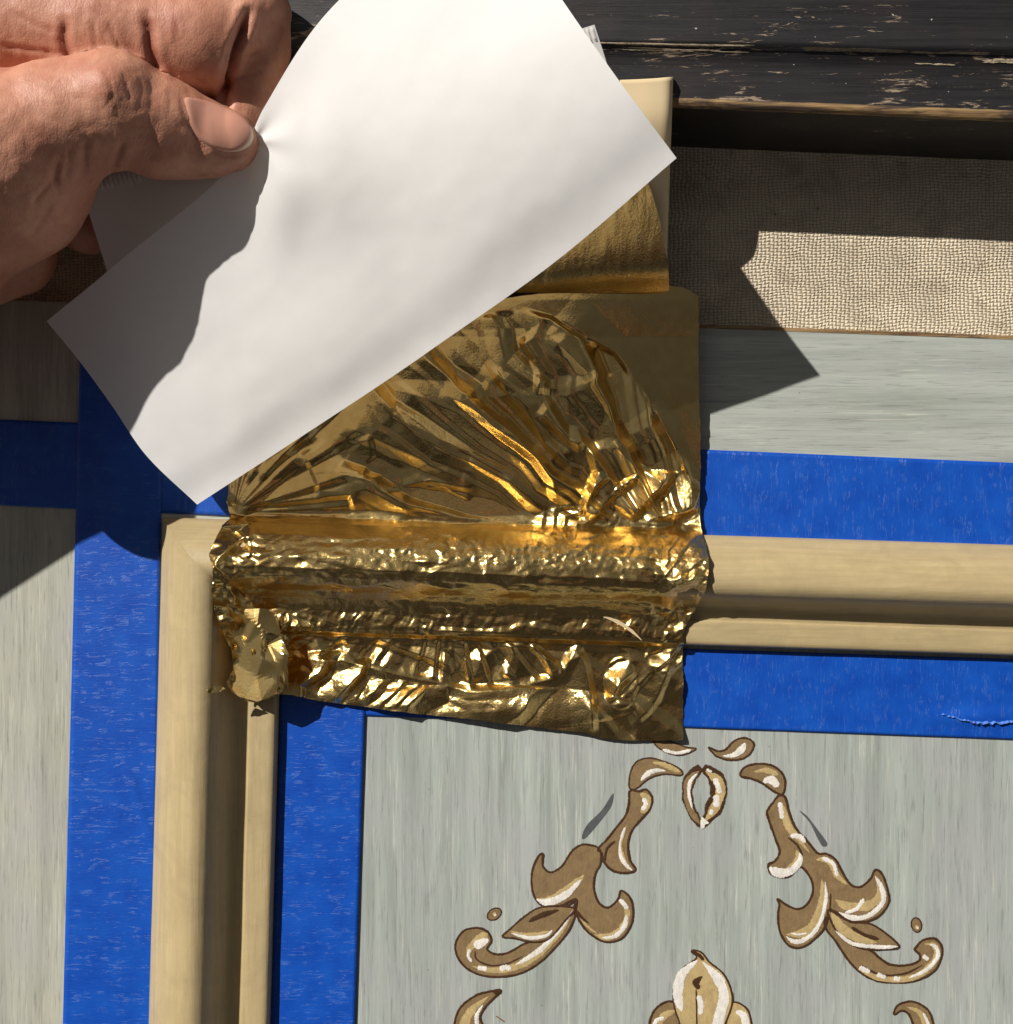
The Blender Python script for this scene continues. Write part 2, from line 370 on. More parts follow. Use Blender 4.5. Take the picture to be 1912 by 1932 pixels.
def m_skin():
    m = M('skin', .5); m.b.inputs['Subsurface Weight'].default_value = .12
    m.b.inputs['Subsurface Radius'].default_value = (1, .35, .2); m.b.inputs['Subsurface Scale'].default_value = .0022
    n = m.noise((1, 1, 1), .012, 4, .6); n2 = m.noise((1, 1, 1), .06, 4, .6, .5)
    c = m.mix(m.ramp(n, [(.3, 0.0), (.7, 1.0)]), lin((186, 124, 100)), lin((212, 156, 128)))
    c = m.mix(m.ramp(n2, [(.5, 0.0), (.75, .5)]), c, lin((176, 100, 84)))
    c = m.mix(m.ma('MULTIPLY', m.attr('crease'), .8), c, lin((140, 78, 62)))
    m.color(c)
    v = m.vor((1, 1, 1), .2, 'DISTANCE_TO_EDGE'); v2 = m.vor((1, .45, 1), .075, 'DISTANCE_TO_EDGE')
    h = m.mix(.5, m.ramp(v, [(0, 0.0), (.18, 1.0)]), m.ramp(v2, [(0, 0.0), (.15, 1.0)])); h = m.mix(.65, h, m.noise((1, .5, 1), .09, 6, .65, .5))
    m.bump(h, 1.9, .45); m.b.inputs['Specular IOR Level'].default_value = .4
    return m.m
MAT['skin'] = m_skin()
m = M('fingernail', .28, lin((214, 170, 150))); m.b.inputs['Subsurface Weight'].default_value = .2; m.b.inputs['Subsurface Scale'].default_value = .002
g = m.noise((.2, 1, 1), .1, 3, .5); m.bump(g, .8, .35)
fr = m.attr('tip'); m.color(m.mix(fr, lin((216, 158, 136)), lin((226, 208, 176)))); MAT['nail'] = m.m

# ================================================================ SETTING: cloth, dark frame
ZC = -40.0
v, f = [], []
NX, NY = 140, 120
gx = np.linspace(-2600, 4600, NX); gy = np.linspace(-2400, 4400, NY); GX, GY = np.meshgrid(gx, gy, indexing='ij')
GZ = ZC-4*fbm(GX/300, GY/300, 5)
o = mesh('drop_cloth', np.stack([GX, GY, GZ], -1).reshape(-1, 3), grid_faces(NX, NY), MAT['canvas'], base=(CX, CY, ZC-4))
tag(o, kind='structure')

# dark worn frame rail across the top: extruded profile (image y at x=1275 / x=1912, height)
frame = empty('picture_frame', 900, 60, ZC)
tag(frame, 'dark worn wooden frame rail with scraped bare streaks along the top edge', 'frame')
ZT = 166.0
prof = [(-900, -900, ZT-20), (-500, -495, ZT-6), (-60, -52, ZT), (30, 40, ZT), (62, 72, ZT-1), (74, 86, ZT+5), (84, 97, ZT+3), (92, 104, ZT-5), (130, 146, ZT-8), (168, 190, ZT-7), (184, 208, ZT-5)]
def ext(prof, xs, name, mat, parent, tz=0):
    V = []; nb = len(prof)
    for x in xs:
        t = (x-1275)/(1912-1275)
        for (a, b, z) in prof:
            yi = a+(b-a)*t; X, Y, Z = U(x, yi, z)
            z2 = z+(0.8*(fbm(np.array([x/40.]), np.array([a/9.]), 3)[0]-.5) if z > 0 else 0)
            V.append((X, Y+1.5*(fbm(np.array([x/30.]), np.array([a*1.]), 8)[0]-.5), z2))
    o = mesh(name, V, grid_faces(len(xs), nb), mat, parent); return o
xs = np.linspace(-900, 3000, 420)
ext(prof, xs, 'face', MAT['dark'], frame)
ext([(184, 208, ZT-5), (190, 215, ZT-4), (198, 224, ZT-7), (203, 230, ZT-13)], xs, 'worn_lip', MAT['lip'], frame)
# inner side going down to the cloth: recover its layout y so that it stands upright
sideV = []
for x in xs:
    t = (x-1275)/(1912-1275); y = 203+27*t; X, Y, Z = U(x, y, ZT-13)
    for dz, dy in ((0, 0), (-20, -3), (-60, 2), (-110, 0), (-150, 3), (-193, 3)):
        sideV.append((X, Y+dy, ZT-13+dz))
mesh('inner_side', sideV, grid_faces(len(xs), 6), MAT['dark'], frame)

def slivers(name, specs, mat, parent, zf, seed):
    """ragged thin bare-wood streaks: specs (x0,x1,y,height,n)"""
    r = random.Random(seed); V = []; F = []
    for (x0, x1, y, hh, n) in specs:
        for _ in range(int(n*2.2)):
            L = r.uniform(.05, .4)*(x1-x0); xa = r.uniform(x0, x1-L*.6); ya = y+(xa-1275)*.02+r.uniform(-hh/2, hh/2); th = r.uniform(.25, 1.5)
            k = 10; top = []; bot = []
            for i in range(k+1):
                tt = i/k; e = math.sin(PI*min(1, max(0, tt)))**.5
                xx = xa+L*tt; yy = ya+L*tt*.02
                top.append((xx, yy-th*e*r.uniform(.3, 1))); bot.append((xx, yy+th*e*r.uniform(.3, 1)+.1))
            b0 = len(V)
            for a, b in zip(top, bot):
                for q in (a, b):
                    z = zf(q[0], q[1]); X, Y, Z = U(q[0], q[1], z); V.append((X, Y, z))
            for i in range(k): j = b0+2*i; F.append((j, j+1, j+3, j+2))
    o = mesh(name, V, F, mat, parent, smooth=False); o['kind'] = 'stuff'; return o
def zframe(x, y):
    t = (x-1275)/(1912-1275); ys = [a+(b-a)*t for a, b, z in prof]; return float(np.interp(y, ys, [z for a, b, z in prof]))+1.6
slivers('bare_streaks', [(1120, 1400, 84, 4, 26), (1150, 1390, 94, 3, 9), (1510, 1690, 87, 6, 40), (1700, 1850, 89, 3, 12), (1850, 1960, 102, 8, 34), (1720, 1800, 111, 2, 5), (700, 1000, 79, 4, 12)], MAT['bare'], frame, zframe, 4)

# ================================================================ the painted door (board)
door = empty('cabinet_door', 1100, 1300, ZC)
tag(door, 'grey painted panelled door lying on canvas cloth, raised cream moulding and painted scrollwork', 'door')
def rot(x, y, a=1.7, ox=300.0, oy=975.0):    # door frame axes
    c, s = math.cos(math.radians(a)), math.sin(math.radians(a)); return (ox+x*c-y*s, oy+x*s+y*c)
def wood_piece(name, corners, mat, z1, label=None):
    v, f = slab(corners, ZC+2, z1)
    o = mesh(name, v, f, mat, door, smooth=False)
    bv = o.modifiers.new('b', 'BEVEL'); bv.width = 1.6*K; bv.segments = 2; bv.limit_method = 'ANGLE'
    if label: o['label'] = label
    return o
# outer edge line of the board: (0,565)->(1912,635)
def ye(x): return 565+x*(70/1912)
wood_piece('rail', [(160, ye(160)), (2800, ye(2800)), (2800, 1120), (426, 1050), (421, 1000.5), (160, 976)], MAT['rail'], 0, 'horizontal grained grey top rail')
wood_piece('stile', [(-1500, ye(-1500)), (159, ye(159)), (159, 976.5), (419.5, 1001), (400, 2900), (-1500, 2900)], MAT['stile'], 0, 'vertical grained grey side stile')
# worn brown edge strip along the rail
v, f = slab([(160.5, ye(160)-1.5), (2800, ye(2800)-1.5), (2800, ye(2800)+5), (160.5, ye(160)+6)], -6, .8)
o = mesh('worn_edge', v, f, MAT['lip'], door, smooth=False)
panel = mesh('panel', *slab([(500, 1180), (2800, 1180), (2800, 2900), (440, 2900)], -14, -2), MAT['panel'], door, smooth=False)

# moulding profile: fraction of width, height
PROF = [(0, 0), (0, 16), (.015, 24), (.05, 34), (.12, 54), (.22, 74), (.32, 86), (.42, 90), (.5, 83), (.555, 67), (.60, 46), (.65, 32), (.72, 24), (.765, 22), (.775, 24), (.785, 26), (.88, 27), (.95, 27), (.985, 24), (1, 18), (1, -2)]
pf = np.array([p[0] for p in PROF]); pz = np.array([p[1] for p in PROF])
WV, WH = 225.0, 207.0
o0x, o0y = 312.0, 976.0                          # outer corner of the moulding (layout)
hd = (1.0, 0.0325); vd = (-0.0275, 1.0)           # run directions of the two legs
def mould_pt(fr, z, leg, s):
    # mitre point for this offset, then run s along the leg
    mx = o0x+fr*WV; my = o0y+fr*WH
    my += (mx-o0x)*hd[1]; mx += fr*WH*vd[0]
    d = hd if leg == 'h' else vd
    return (mx+d[0]*s, my+d[1]*s, z)
def moulding(leg, length, mat, name):
    fs = np.linspace(0, 1, 70); zs = []
    fr2 = [(0, 0)]; 
    dense = catmull([(p[0]*100, p[1]) for p in PROF[1:-1]], 5)
    pts = [(0, 0)]+[(max(0, min(1, a/100)), b) for a, b in dense]+[(1, -2)]
    n = 160; V = []
    for i in range(n):
        s = length*(i/(n-1))**1.3
        for j, (fr, z) in enumerate(pts):
            wob = .8*(fbm(np.array([s/120.]), np.array([fr*4]), 9 if leg == 'h' else 19)[0]-.5)
            X, Y, Z = mould_pt(fr, z+wob*2*(z > 10), leg, s+0.0)
            if i == 0: pass
            V.append((X, Y, Z))
    F = grid_faces(n, len(pts))
    if leg == 'v': F = F[:, ::-1]
    return mesh(name, V, F, mat, door)
moulding('h', 2300, MAT['mould_h'], 'moulding').__setitem__('label', 'horizontal cream moulding with rounded crown and flat lip')
moulding('v', 1900, MAT['mould_v'], 'moulding').__setitem__('label', 'vertical cream moulding with rounded crown and flat lip')

# ---------------------------------------------------------------- ornament painted on the panel
LZ = {'o_dark': .35, 'o_brown': .7, 'o_tan': 1.05, 'o_white': 1.4, 'o_grey': .35}
OM = list(LZ)
class Paint:
    def __init__(s, ox): s.V = []; s.F = []; s.I = []; s.E = []; s.ox = ox
    def tr(s, p): return (s.ox+p[0]/3.32, 1369.3+p[1]/3.32)
    def poly(s, pts, mat, dz=0, smooth=5, closed=True, grow=0):
        P = catmull(pts, smooth, True) if smooth else np.array(pts, float)
        Q = [s.tr(p) for p in P]
        tri = geometry.tessellate_polygon([[Vector((a, b, 0)) for a, b in Q]])
        b0 = len(s.V); z = -2+LZ[mat]+dz
        s.V += [(a, b, z) for a, b in Q]; s.E += [1.0]*len(Q)
        for t in tri: s.F.append(tuple(b0+i for i in t)); s.I.append(OM.index(mat))
    def stroke(s, pts, w, mat, dz=0, taper=True, closed=False):
        P = catmull(pts, 7, closed)
        if closed: P = np.vstack([P, P[:1]])
        n = len(P); T = np.gradient(P, axis=0); T /= np.linalg.norm(T, axis=1)[:, None]+1e-9
        N = np.stack([-T[:, 1], T[:, 0]], 1)
        if isinstance(w, (int, float)): w = [w]
        ww = np.interp(np.linspace(0, 1, n), np.linspace(0, 1, len(w)), w)
        e = np.linspace(0, 1, n)
        tp = np.ones(n) if not taper else np.clip(np.minimum(e, 1-e)*6+.25, 0, 1)
        r = np.random.default_rng(int(abs(P.sum())) % 9999)
        b0 = len(s.V); z = -2+LZ[mat]+dz
        for i in range(n):
            j1, j2 = r.uniform(-1.2, 1.2, 2)
            h = ww[i]*.5*tp[i]*(.86+.28*float(vnoise(np.array([P[i][0]/38.]), np.array([P[i][1]/38.]), 3)[0]))
            hh = h*1.12; e_ = min(hh*.8, 14)
            for kq, q in enumerate((P[i]-N[i]*(hh+j1), P[i]-N[i]*(hh-e_), P[i], P[i]+N[i]*(hh-e_), P[i]+N[i]*(hh+j2))):
                a, b = s.tr(q); s.V.append((a, b, z+(.2 if kq in (1, 3) else .3 if kq == 2 else 0))); s.E.append(0. if kq in (0, 4) else 1.)
        for i in range(n-1):
            for k in range(4): j = b0+5*i+k; s.F.append((j, j+1, j+6, j+5)); s.I.append(OM.index(mat))
    def leaf(s, pts, fill='o_brown', ow=13):
        s.poly(pts, fill); s.stroke(list(pts), ow, 'o_dark', dz=.6, taper=False, closed=True)
    def done(s, name, label):
        o = mesh(name, s.V, s.F, [MAT[q] for q in OM], panel, smooth=False, mi=s.I)
        bm = bmesh.new(); bm.from_mesh(o.data); bmesh.ops.recalc_face_normals(bm, faces=bm.faces)
        for fc in bm.faces:
            if fc.normal.z < 0: fc.normal_flip()
        bm.to_mesh(o.data); bm.free()
        at = o.data.attributes.new('e', 'FLOAT', 'POINT'); at.data.foreach_set('value', s.E)
        o['label'] = label; return o
AX, BX = 831.8, 1336.1
p = Paint(AX); p.leaf([(1330, 60), (1345, 120), (1400, 160), (1470, 185), (1540, 178), (1600, 145), (1540, 135), (1440, 100)], 'o_brown', 9); p.stroke([(1390, 150), (1480, 172), (1570, 152)], 20, 'o_white'); p.done('painted_leaf', 'small crescent stroke under the gold corner')
p = Paint(BX); p.leaf([(5, 135), (60, 160), (110, 150), (160, 100), (210, 78), (260, 85), (290, 120), (265, 175), (210, 210), (130, 215), (60, 195), (30, 170)], 'o_brown', 12)
p.stroke([(90, 190), (160, 185), (210, 150), (235, 110)], [6, 30, 45, 25], 'o_white'); p.done('painted_leaf', 'small comma shaped stroke at top of ornament')
p = Paint(AX); p.leaf([(1180, 380), (1190, 290), (1230, 225), (1310, 203), (1400, 225), (1480, 260), (1515, 290), (1500, 312), (1400, 305), (1310, 330), (1240, 385), (1205, 400)], 'o_brown', 10)
p.stroke([(1330, 232), (1400, 245), (1500, 292)], [12, 34, 30], 'o_tan'); p.stroke([(1255, 345), (1300, 298), (1360, 280), (1410, 285)], [22, 34, 26, 8], 'o_white'); p.done('painted_leaf', 'curved leaf left of the oval')
p = Paint(AX)
p.stroke([(1632, 262), (1565, 330), (1545, 430), (1572, 530), (1632, 632)], [46, 66, 62, 60, 34], 'o_dark', taper=False)
p.stroke([(1645, 262), (1725, 330), (1742, 430), (1705, 530), (1640, 632)], [46, 100, 108, 92, 36], 'o_dark', taper=False)
p.stroke([(1620, 285), (1560, 345), (1545, 430), (1568, 530), (1625, 620)], [20, 46, 42, 40, 20], 'o_brown'); p.stroke([(1610, 300), (1565, 350), (1556, 430), (1580, 530)], [10, 22, 24, 8], 'o_white')
p.stroke([(1660, 285), (1740, 350), (1752, 430), (1715, 520), (1655, 600)], [30, 66, 66, 56, 30], 'o_tan'); p.stroke([(1715, 330), (1740, 385), (1748, 425)], 34, 'o_white', taper=True); p.stroke([(1722, 435), (1730, 475), (1722, 510)], 40, 'o_white'); p.stroke([(1700, 525), (1692, 560)], 24, 'o_white'); p.stroke([(1660, 590), (1645, 610), (1640, 645)], [60, 44, 14], 'o_white', taper=False); p.stroke([(1665, 275), (1700, 290)], 18, 'o_white')
p.done('painted_oval', 'open brown and white oval ring between the two sprays')
p = Paint(AX); p.leaf([(1185, 408), (1240, 412), (1290, 402), (1325, 455), (1310, 520), (1255, 590), (1200, 655), (1175, 740), (1185, 840), (1220, 905), (1150, 925), (1070, 905), (1020, 850), (1010, 800), (985, 775), (1040, 715), (1100, 640), (1160, 560), (1180, 480)], 'o_brown', 15)
p.stroke([(1250, 430), (1300, 455), (1290, 510), (1255, 545)], 40, 'o_tan'); p.stroke([(1268, 455), (1285, 490), (1262, 530)], 30, 'o_white'); p.stroke([(1165, 630), (1138, 700), (1125, 780), (1160, 870), (1200, 905)], [14, 26, 34, 34, 22], 'o_tan'); p.stroke([(1155, 640), (1128, 720), (1125, 800), (1150, 860), (1200, 908)], [26, 14, 20, 26, 20], 'o_white'); p.stroke([(1095, 722), (1040, 775), (1030, 850)], 14, 'o_dark', dz=.9); p.done('painted_stem', 'upper stem with drooping leaf on the left spray')
p = Paint(AX); p.leaf([(995, 775), (940, 750), (880, 748), (820, 790), (760, 880), (690, 920), (640, 880), (640, 805), (605, 830), (572, 920), (572, 1020), (600, 1095), (660, 1135), (760, 1125), (850, 1090), (850, 1180), (900, 1270), (970, 1330), (1050, 1358), (1140, 1330), (1198, 1240), (1205, 1140), (1180, 1070), (1130, 1035), (1110, 1090), (1050, 1140), (990, 1110), (960, 1020), (970, 930), (1003, 860)], 'o_brown', 14)
p.stroke([(600, 1085), (680, 1100), (790, 1035), (900, 940)], [10, 60, 60, 40], 'o_tan'); p.stroke([(600, 1090), (680, 1108), (790, 1055), (880, 965)], [12, 50, 42, 22], 'o_white'); p.stroke([(960, 1310), (1050, 1325), (1130, 1280), (1170, 1190), (1150, 1100)], [16, 50, 50, 40, 24], 'o_tan'); p.stroke([(1120, 1090), (1150, 1120), (1168, 1150)], 28, 'o_white'); p.stroke([(1010, 1330), (1090, 1320), (1150, 1260), (1165, 1185)], [10, 28, 34, 24], 'o_white'); p.stroke([(870, 1185), (910, 1250), (980, 1305)], 16, 'o_tan'); p.stroke([(848, 1110), (840, 1150), (890, 1210), (930, 1240)], [12, 22, 16, 6], 'o_dark', dz=.9); p.stroke([(850, 1095), (790, 1130), (700, 1160)], [12, 16, 6], 'o_dark', dz=.9)
p.done('painted_leaf', 'large two lobed leaf of the left spray')
p = Paint(AX); p.leaf([(845, 1175), (800, 1290), (700, 1410), (600, 1500), (480, 1560), (320, 1575), (190, 1540), (110, 1460), (92, 1370), (140, 1290), (220, 1268), (290, 1290), (318, 1350), (290, 1400), (340, 1432), (420, 1425), (520, 1370), (620, 1330), (720, 1270), (800, 1180)], 'o_brown', 14)
p.stroke([(830, 1165), (745, 1285), (645, 1400), (500, 1500), (340, 1535), (200, 1510)], [26, 48, 50, 50, 44, 24], 'o_tan'); p.stroke([(825, 1160), (740, 1280), (640, 1390), (540, 1460), (470, 1500)], [24, 30, 34, 28, 8], 'o_white'); p.stroke([(230, 1518), (290, 1524)], 32, 'o_white'); p.stroke([(370, 1530), (405, 1515), (440, 1525)], 34, 'o_white')
p.stroke([(295, 1305), (240, 1345), (180, 1400), (175, 1460)], [46, 60, 44, 20], 'o_tan'); p.stroke([(300, 1340), (240, 1370), (210, 1385)], [30, 56, 34], 'o_white'); p.stroke([(185, 1400), (170, 1440), (195, 1480)], 20, 'o_white'); p.stroke([(215, 1410), (225, 1465), (310, 1503), (420, 1490), (512, 1445)], 10, 'o_dark', dz=.9); p.done('painted_scroll', 'curled scroll tail of the left spray')
p = Paint(AX); p.leaf([(840, 1150), (760, 1132), (620, 1140), (520, 1200), (440, 1270), (388, 1322), (460, 1332), (560, 1355), (660, 1345), (720, 1295), (785, 1215)], 'o_brown', 12); p.stroke([(440, 1290), (560, 1315), (680, 1290)], [14, 40, 18], 'o_tan'); p.stroke([(440, 1300), (560, 1330), (660, 1315), (700, 1280)], [12, 26, 24, 8], 'o_white'); p.stroke([(550, 1228), (640, 1185), (740, 1155)], [14, 34, 14], 'o_dark', dz=.9); 
o = p.done('painted_leaf', 'narrow pointed leaf above the left scroll'); o.location.z += .9*K
for ox, c, rx, ry, a, lb in ((AX, (335, 1182), 48, 33, -.6, 'single small dot left of the scrollwork'), (BX, (1308, 1250), 32, 46, -.2, 'single small dot right of the scrollwork')):
    p = Paint(ox); e = [(c[0]+rx*math.cos(t)*math.cos(a)-ry*math.sin(t)*math.sin(a), c[1]+rx*math.cos(t)*math.sin(a)+ry*math.sin(t)*math.cos(a)) for t in np.linspace(0, 2*PI, 9)[:-1]]
    p.leaf(e, 'o_brown', 8); p.stroke([(c[0]-8, c[1]+6), (c[0]+12, c[1]+22 if ox == BX else c[1]-4)], 26, 'o_tan'); p.stroke([(c[0]+2, c[1]+10), (c[0]+10, c[1]+26 if ox == BX else c[1]-2)], 14, 'o_white'); p.done('painted_dot', lb)
p = Paint(AX); p.poly([(1080, 425), (1072, 500), (1010, 590), (910, 705), (885, 695), (920, 620), (1010, 530)], 'o_grey'); p.done('painted_shadow_stroke', 'grey brush stroke left of the stem')
p = Paint(BX); p.poly([(575, 535), (620, 565), (680, 640), (750, 740), (720, 758), (685, 700), (640, 610)], 'o_grey'); p.done('painted_shadow_stroke', 'grey brush stroke right of the stem')
p = Paint(AX); p.leaf([(90, 1990), (90, 1850), (130, 1760), (220, 1692), (320, 1665), (378, 1662), (330, 1712), (280, 1765), (248, 1830), (275, 1900), (300, 1990)], 'o_brown', 14); p.stroke([(300, 1700), (200, 1780), (150, 1870), (150, 1980)], [14, 50, 60, 60], 'o_tan'); p.stroke([(265, 1750), (225, 1820), (235, 1900), (270, 1980)], [10, 26, 26, 26], 'o_white'); p.stroke([(375, 1665), (355, 1672), (340, 1685)], 34, 'o_dark', dz=.9, taper=False); p.stroke([(345, 1820), (400, 1858)], 8, 'o_brown'); p.done('painted_leaf', 'curved leaf cut by the lower left edge')
p = Paint(BX); p.leaf([(1168, 1812), (1190, 1755), (1270, 1730), (1350, 1758), (1400, 1820), (1430, 1990), (1330, 1990), (1290, 1880), (1260, 1810), (1215, 1788)], 'o_brown', 14); p.stroke([(1250, 1765), (1330, 1800), (1370, 1900), (1385, 1980)], [16, 36, 44, 44], 'o_tan'); p.stroke([(1350, 1800), (1385, 1880), (1400, 1960)], 18, 'o_white'); p.done('painted_leaf', 'curved leaf cut by the lower right edge')
p = Paint(AX); p.leaf([(1310, 1990), (1308, 1880), (1330, 1800), (1380, 1748), (1440, 1730), (1490, 1770), (1510, 1990)], 'o_brown', 14); p.stroke([(1360, 1900), (1400, 1820), (1470, 1790)], [20, 50, 24], 'o_tan'); p.stroke([(1330, 1900), (1350, 1850), (1400, 1830)], 24, 'o_white')
p.leaf([(1740, 1990), (1760, 1850), (1815, 1750), (1860, 1738), (1920, 1780), (1945, 1860), (1950, 1990)], 'o_tan', 14); p.stroke([(1850, 1790), (1900, 1820), (1915, 1900)], [20, 50, 40], 'o_white'); p.done('painted_petal', 'side petals of the central flower')
p = Paint(AX); p.leaf([(1570, 1412), (1630, 1420), (1685, 1485), (1765, 1550), (1812, 1640), (1825, 1740), (1780, 1880), (1760, 1990), (1520, 1990), (1500, 1870), (1470, 1780), (1458, 1690), (1472, 1590), (1525, 1515), (1605, 1455)], 'o_tan', 13)
p.stroke([(1560, 1570), (1530, 1700), (1540, 1860), (1560, 1980)], [20, 60, 60, 50], 'o_brown'); p.stroke([(1610, 1470), (1510, 1560), (1485, 1680), (1510, 1790)], [20, 62, 60, 30], 'o_white'); p.stroke([(1640, 1478), (1740, 1590), (1775, 1700), (1740, 1850), (1730, 1980)], [20, 58, 66, 66, 60], 'o_white'); p.stroke([(1640, 1570), (1600, 1610), (1620, 1650)], [10, 44, 24], 'o_dark', dz=.9); p.stroke([(1600, 1650), (1603, 1760), (1606, 1980)], 9, 'o_dark', dz=.9); p.stroke([(1615, 1690), (1630, 1750), (1625, 1810)], 34, 'o_white'); p.stroke([(1660, 1560), (1680, 1640), (1670, 1720)], 14, 'o_brown'); p.stroke([(1575, 1412), (1620, 1440), (1650, 1470)], 20, 'o_dark', dz=.9)
o = p.done('painted_flower_bud', 'tall cream bud cut by the lower edge'); o.location.z += .9*K
p = Paint(BX); p.leaf([(205, 315), (230, 262), (310, 240), (400, 250), (460, 292), (485, 350), (470, 428), (410, 410), (340, 360), (270, 332)], 'o_brown', 14); p.stroke([(290, 290), (370, 280), (440, 310)], [14, 36, 30], 'o_tan'); p.stroke([(345, 352), (400, 340), (440, 385)], [22, 56, 40], 'o_white'); p.done('painted_leaf', 'curved leaf right of the oval')
p = Paint(BX); p.leaf([(745, 1200), (738, 1270), (800, 1350), (880, 1470), (960, 1550), (1060, 1600), (1200, 1612), (1320, 1595), (1420, 1540), (1465, 1450), (1465, 1380), (1420, 1335), (1350, 1345), (1310, 1385), (1298, 1405), (1330, 1440), (1320, 1478), (1250, 1502), (1150, 1500), (1080, 1460), (1020, 1410), (900, 1370), (820, 1270)], 'o_brown', 15)
p.stroke([(940, 1525), (1060, 1580), (1200, 1595), (1330, 1560), (1430, 1460), (1420, 1380), (1360, 1370)], [20, 40, 40, 44, 44, 40, 20], 'o_tan')
for a, b in (((950, 1515), (1015, 1545)), ((1060, 1560), (1115, 1578)), ((1165, 1583), (1205, 1590))): p.stroke([a, b], 30, 'o_white')
p.stroke([(1260, 1582), (1370, 1530), (1440, 1450), (1430, 1390), (1390, 1372)], [16, 28, 28, 26, 12], 'o_white'); p.stroke([(1350, 1440), (1382, 1468)], 30, 'o_white'); p.stroke([(960, 1500), (1080, 1560), (1230, 1555), (1345, 1500)], 10, 'o_dark', dz=.9); p.done('painted_scroll', 'curled scroll tail of the right spray')
p = Paint(BX); p.leaf([(750, 1160), (800, 1180), (900, 1230), (1010, 1240), (1100, 1290), (1200, 1385), (1100, 1403), (960, 1395), (860, 1340), (790, 1262)], 'o_brown', 13); p.stroke([(775, 1170), (850, 1280), (980, 1345), (1060, 1360)], [30, 66, 50, 14], 'o_tan'); p.stroke([(800, 1285), (900, 1362), (1050, 1385), (1190, 1384)], [10, 26, 28, 22], 'o_white'); p.stroke([(900, 1262), (980, 1310), (1072, 1338)], 22, 'o_dark', dz=.9); o = p.done('painted_leaf', 'narrow pointed leaf above the right scroll'); o.location.z += .9*K
p = Paint(BX); p.leaf([(445, 440), (485, 450), (510, 540), (550, 640), (620, 720), (690, 800), (740, 803), (800, 840), (850, 930), (900, 1000), (960, 1010), (1020, 960), (1050, 905), (1095, 935), (1130, 1040), (1135, 1110), (1080, 1190), (990, 1230), (900, 1220), (795, 1165), (757, 1160), (742, 1250), (680, 1330), (590, 1390), (510, 1380), (455, 1300), (440, 1200), (448, 1120), (438, 1088), (500, 1128), (570, 1150), (630, 1110), (660, 1030), (640, 950), (580, 885), (520, 940), (460, 952), (395, 930), (380, 872), (420, 850), (450, 790), (420, 700), (385, 600), (372, 540), (410, 480)], 'o_brown', 15)
p.stroke([(470, 500), (500, 620), (560, 700), (640, 800)], [40, 44, 40, 10], 'o_tan'); p.stroke([(450, 480), (458, 530), (466, 585)], 30, 'o_white'); p.stroke([(515, 690), (575, 695), (612, 735)], [18, 38, 18], 'o_white'); p.stroke([(560, 780), (560, 850), (490, 900)], [16, 44, 24], 'o_tan'); p.stroke([(385, 890), (450, 925), (530, 905), (580, 840), (572, 795)], [40, 58, 50, 32, 12], 'o_white'); p.stroke([(500, 700), (560, 750), (590, 820), (560, 900)], 12, 'o_dark', dz=.9)
p.stroke([(680, 840), (760, 850), (810, 940), (880, 1000)], [20, 40, 40, 12], 'o_tan'); p.stroke([(715, 828), (785, 865), (812, 945)], 26, 'o_white'); p.stroke([(800, 1090), (870, 1130), (1000, 1130), (1080, 1060), (1050, 940)], [16, 60, 60, 50, 20], 'o_tan'); p.stroke([(1050, 945), (1095, 1030), (1095, 1110), (1010, 1190), (910, 1205), (820, 1170)], [26, 32, 32, 30, 36, 12], 'o_white'); p.stroke([(978, 1085), (930, 1150), (860, 1172)], [26, 28, 18], 'o_white')
p.stroke([(715, 960), (720, 1080), (680, 1220), (600, 1300), (490, 1310)], [20, 50, 60, 60, 20], 'o_tan'); p.stroke([(735, 980), (740, 1090), (705, 1230), (640, 1320), (550, 1355), (490, 1320)], [12, 24, 26, 30, 34, 12], 'o_white'); p.stroke([(520, 1300), (570, 1310), (620, 1300)], 12, 'o_white'); p.stroke([(770, 1050), (765, 1160), (760, 1180)], 12, 'o_dark', dz=.9)
p.done('painted_stem', 'long stem with lobed leaves of the right spray')

# ---------------------------------------------------------------- masking tape strips
def tape(corners, z, mat, label, hump=None):
    """corners: TL,TR,BR,BL in layout; fine grid slab"""
    (a, b, c, d) = [np.array(q, float) for q in corners]
    L = np.linalg.norm(b-a); Wd = np.linalg.norm(d-a); nu = max(2, int(L/7)); nv = max(2, int(Wd/7)); nu = min(nu, 320); nv = min(nv, 320)
    u = np.linspace(0, 1, nu)[:, None, None]; v = np.linspace(0, 1, nv)[None, :, None]
    P = (a*(1-u)+b*u)*(1-v)+(d*(1-u)+c*u)*v
    Z = z+.5+1.2*(fbm(P[..., 0]/60, P[..., 1]/60, 3)-.5)
    if hump is not None: Z = Z+hump(P[..., 0], P[..., 1])
    V = np.concatenate([P, Z[..., None]], -1).reshape(-1, 3)
    F = grid_faces(nu, nv)
    o = mesh('masking_tape', V, F, mat, base=(*((a+b+c+d)/4), z-.5))
    sm = o.modifiers.new('s', 'SOLIDIFY'); sm.thickness = .9*K; sm.offset = -1
    tag(o, label, 'tape', 'strips of blue masking tape along the moulding'); return o
tape([(-1200, 740), (2700, 907), (2700, 1080), (-1200, 897)], 1.4, MAT['tape_h'], 'long blue tape strip across the grey rail above the moulding')
def crease_h(X, Y):
    D, T, Sd = polyd(X, Y, [(232, 1420), (255, 1490), (290, 1590)]); return 4*np.maximum(0, 1-D/8)*(1-abs(2*T-1))**.5
tape([(153, 640), (309, 640), (281, 2800), (98, 2800)], 3.0, MAT['tape_v'], 'outer upright blue tape strip left of the vertical moulding', crease_h)
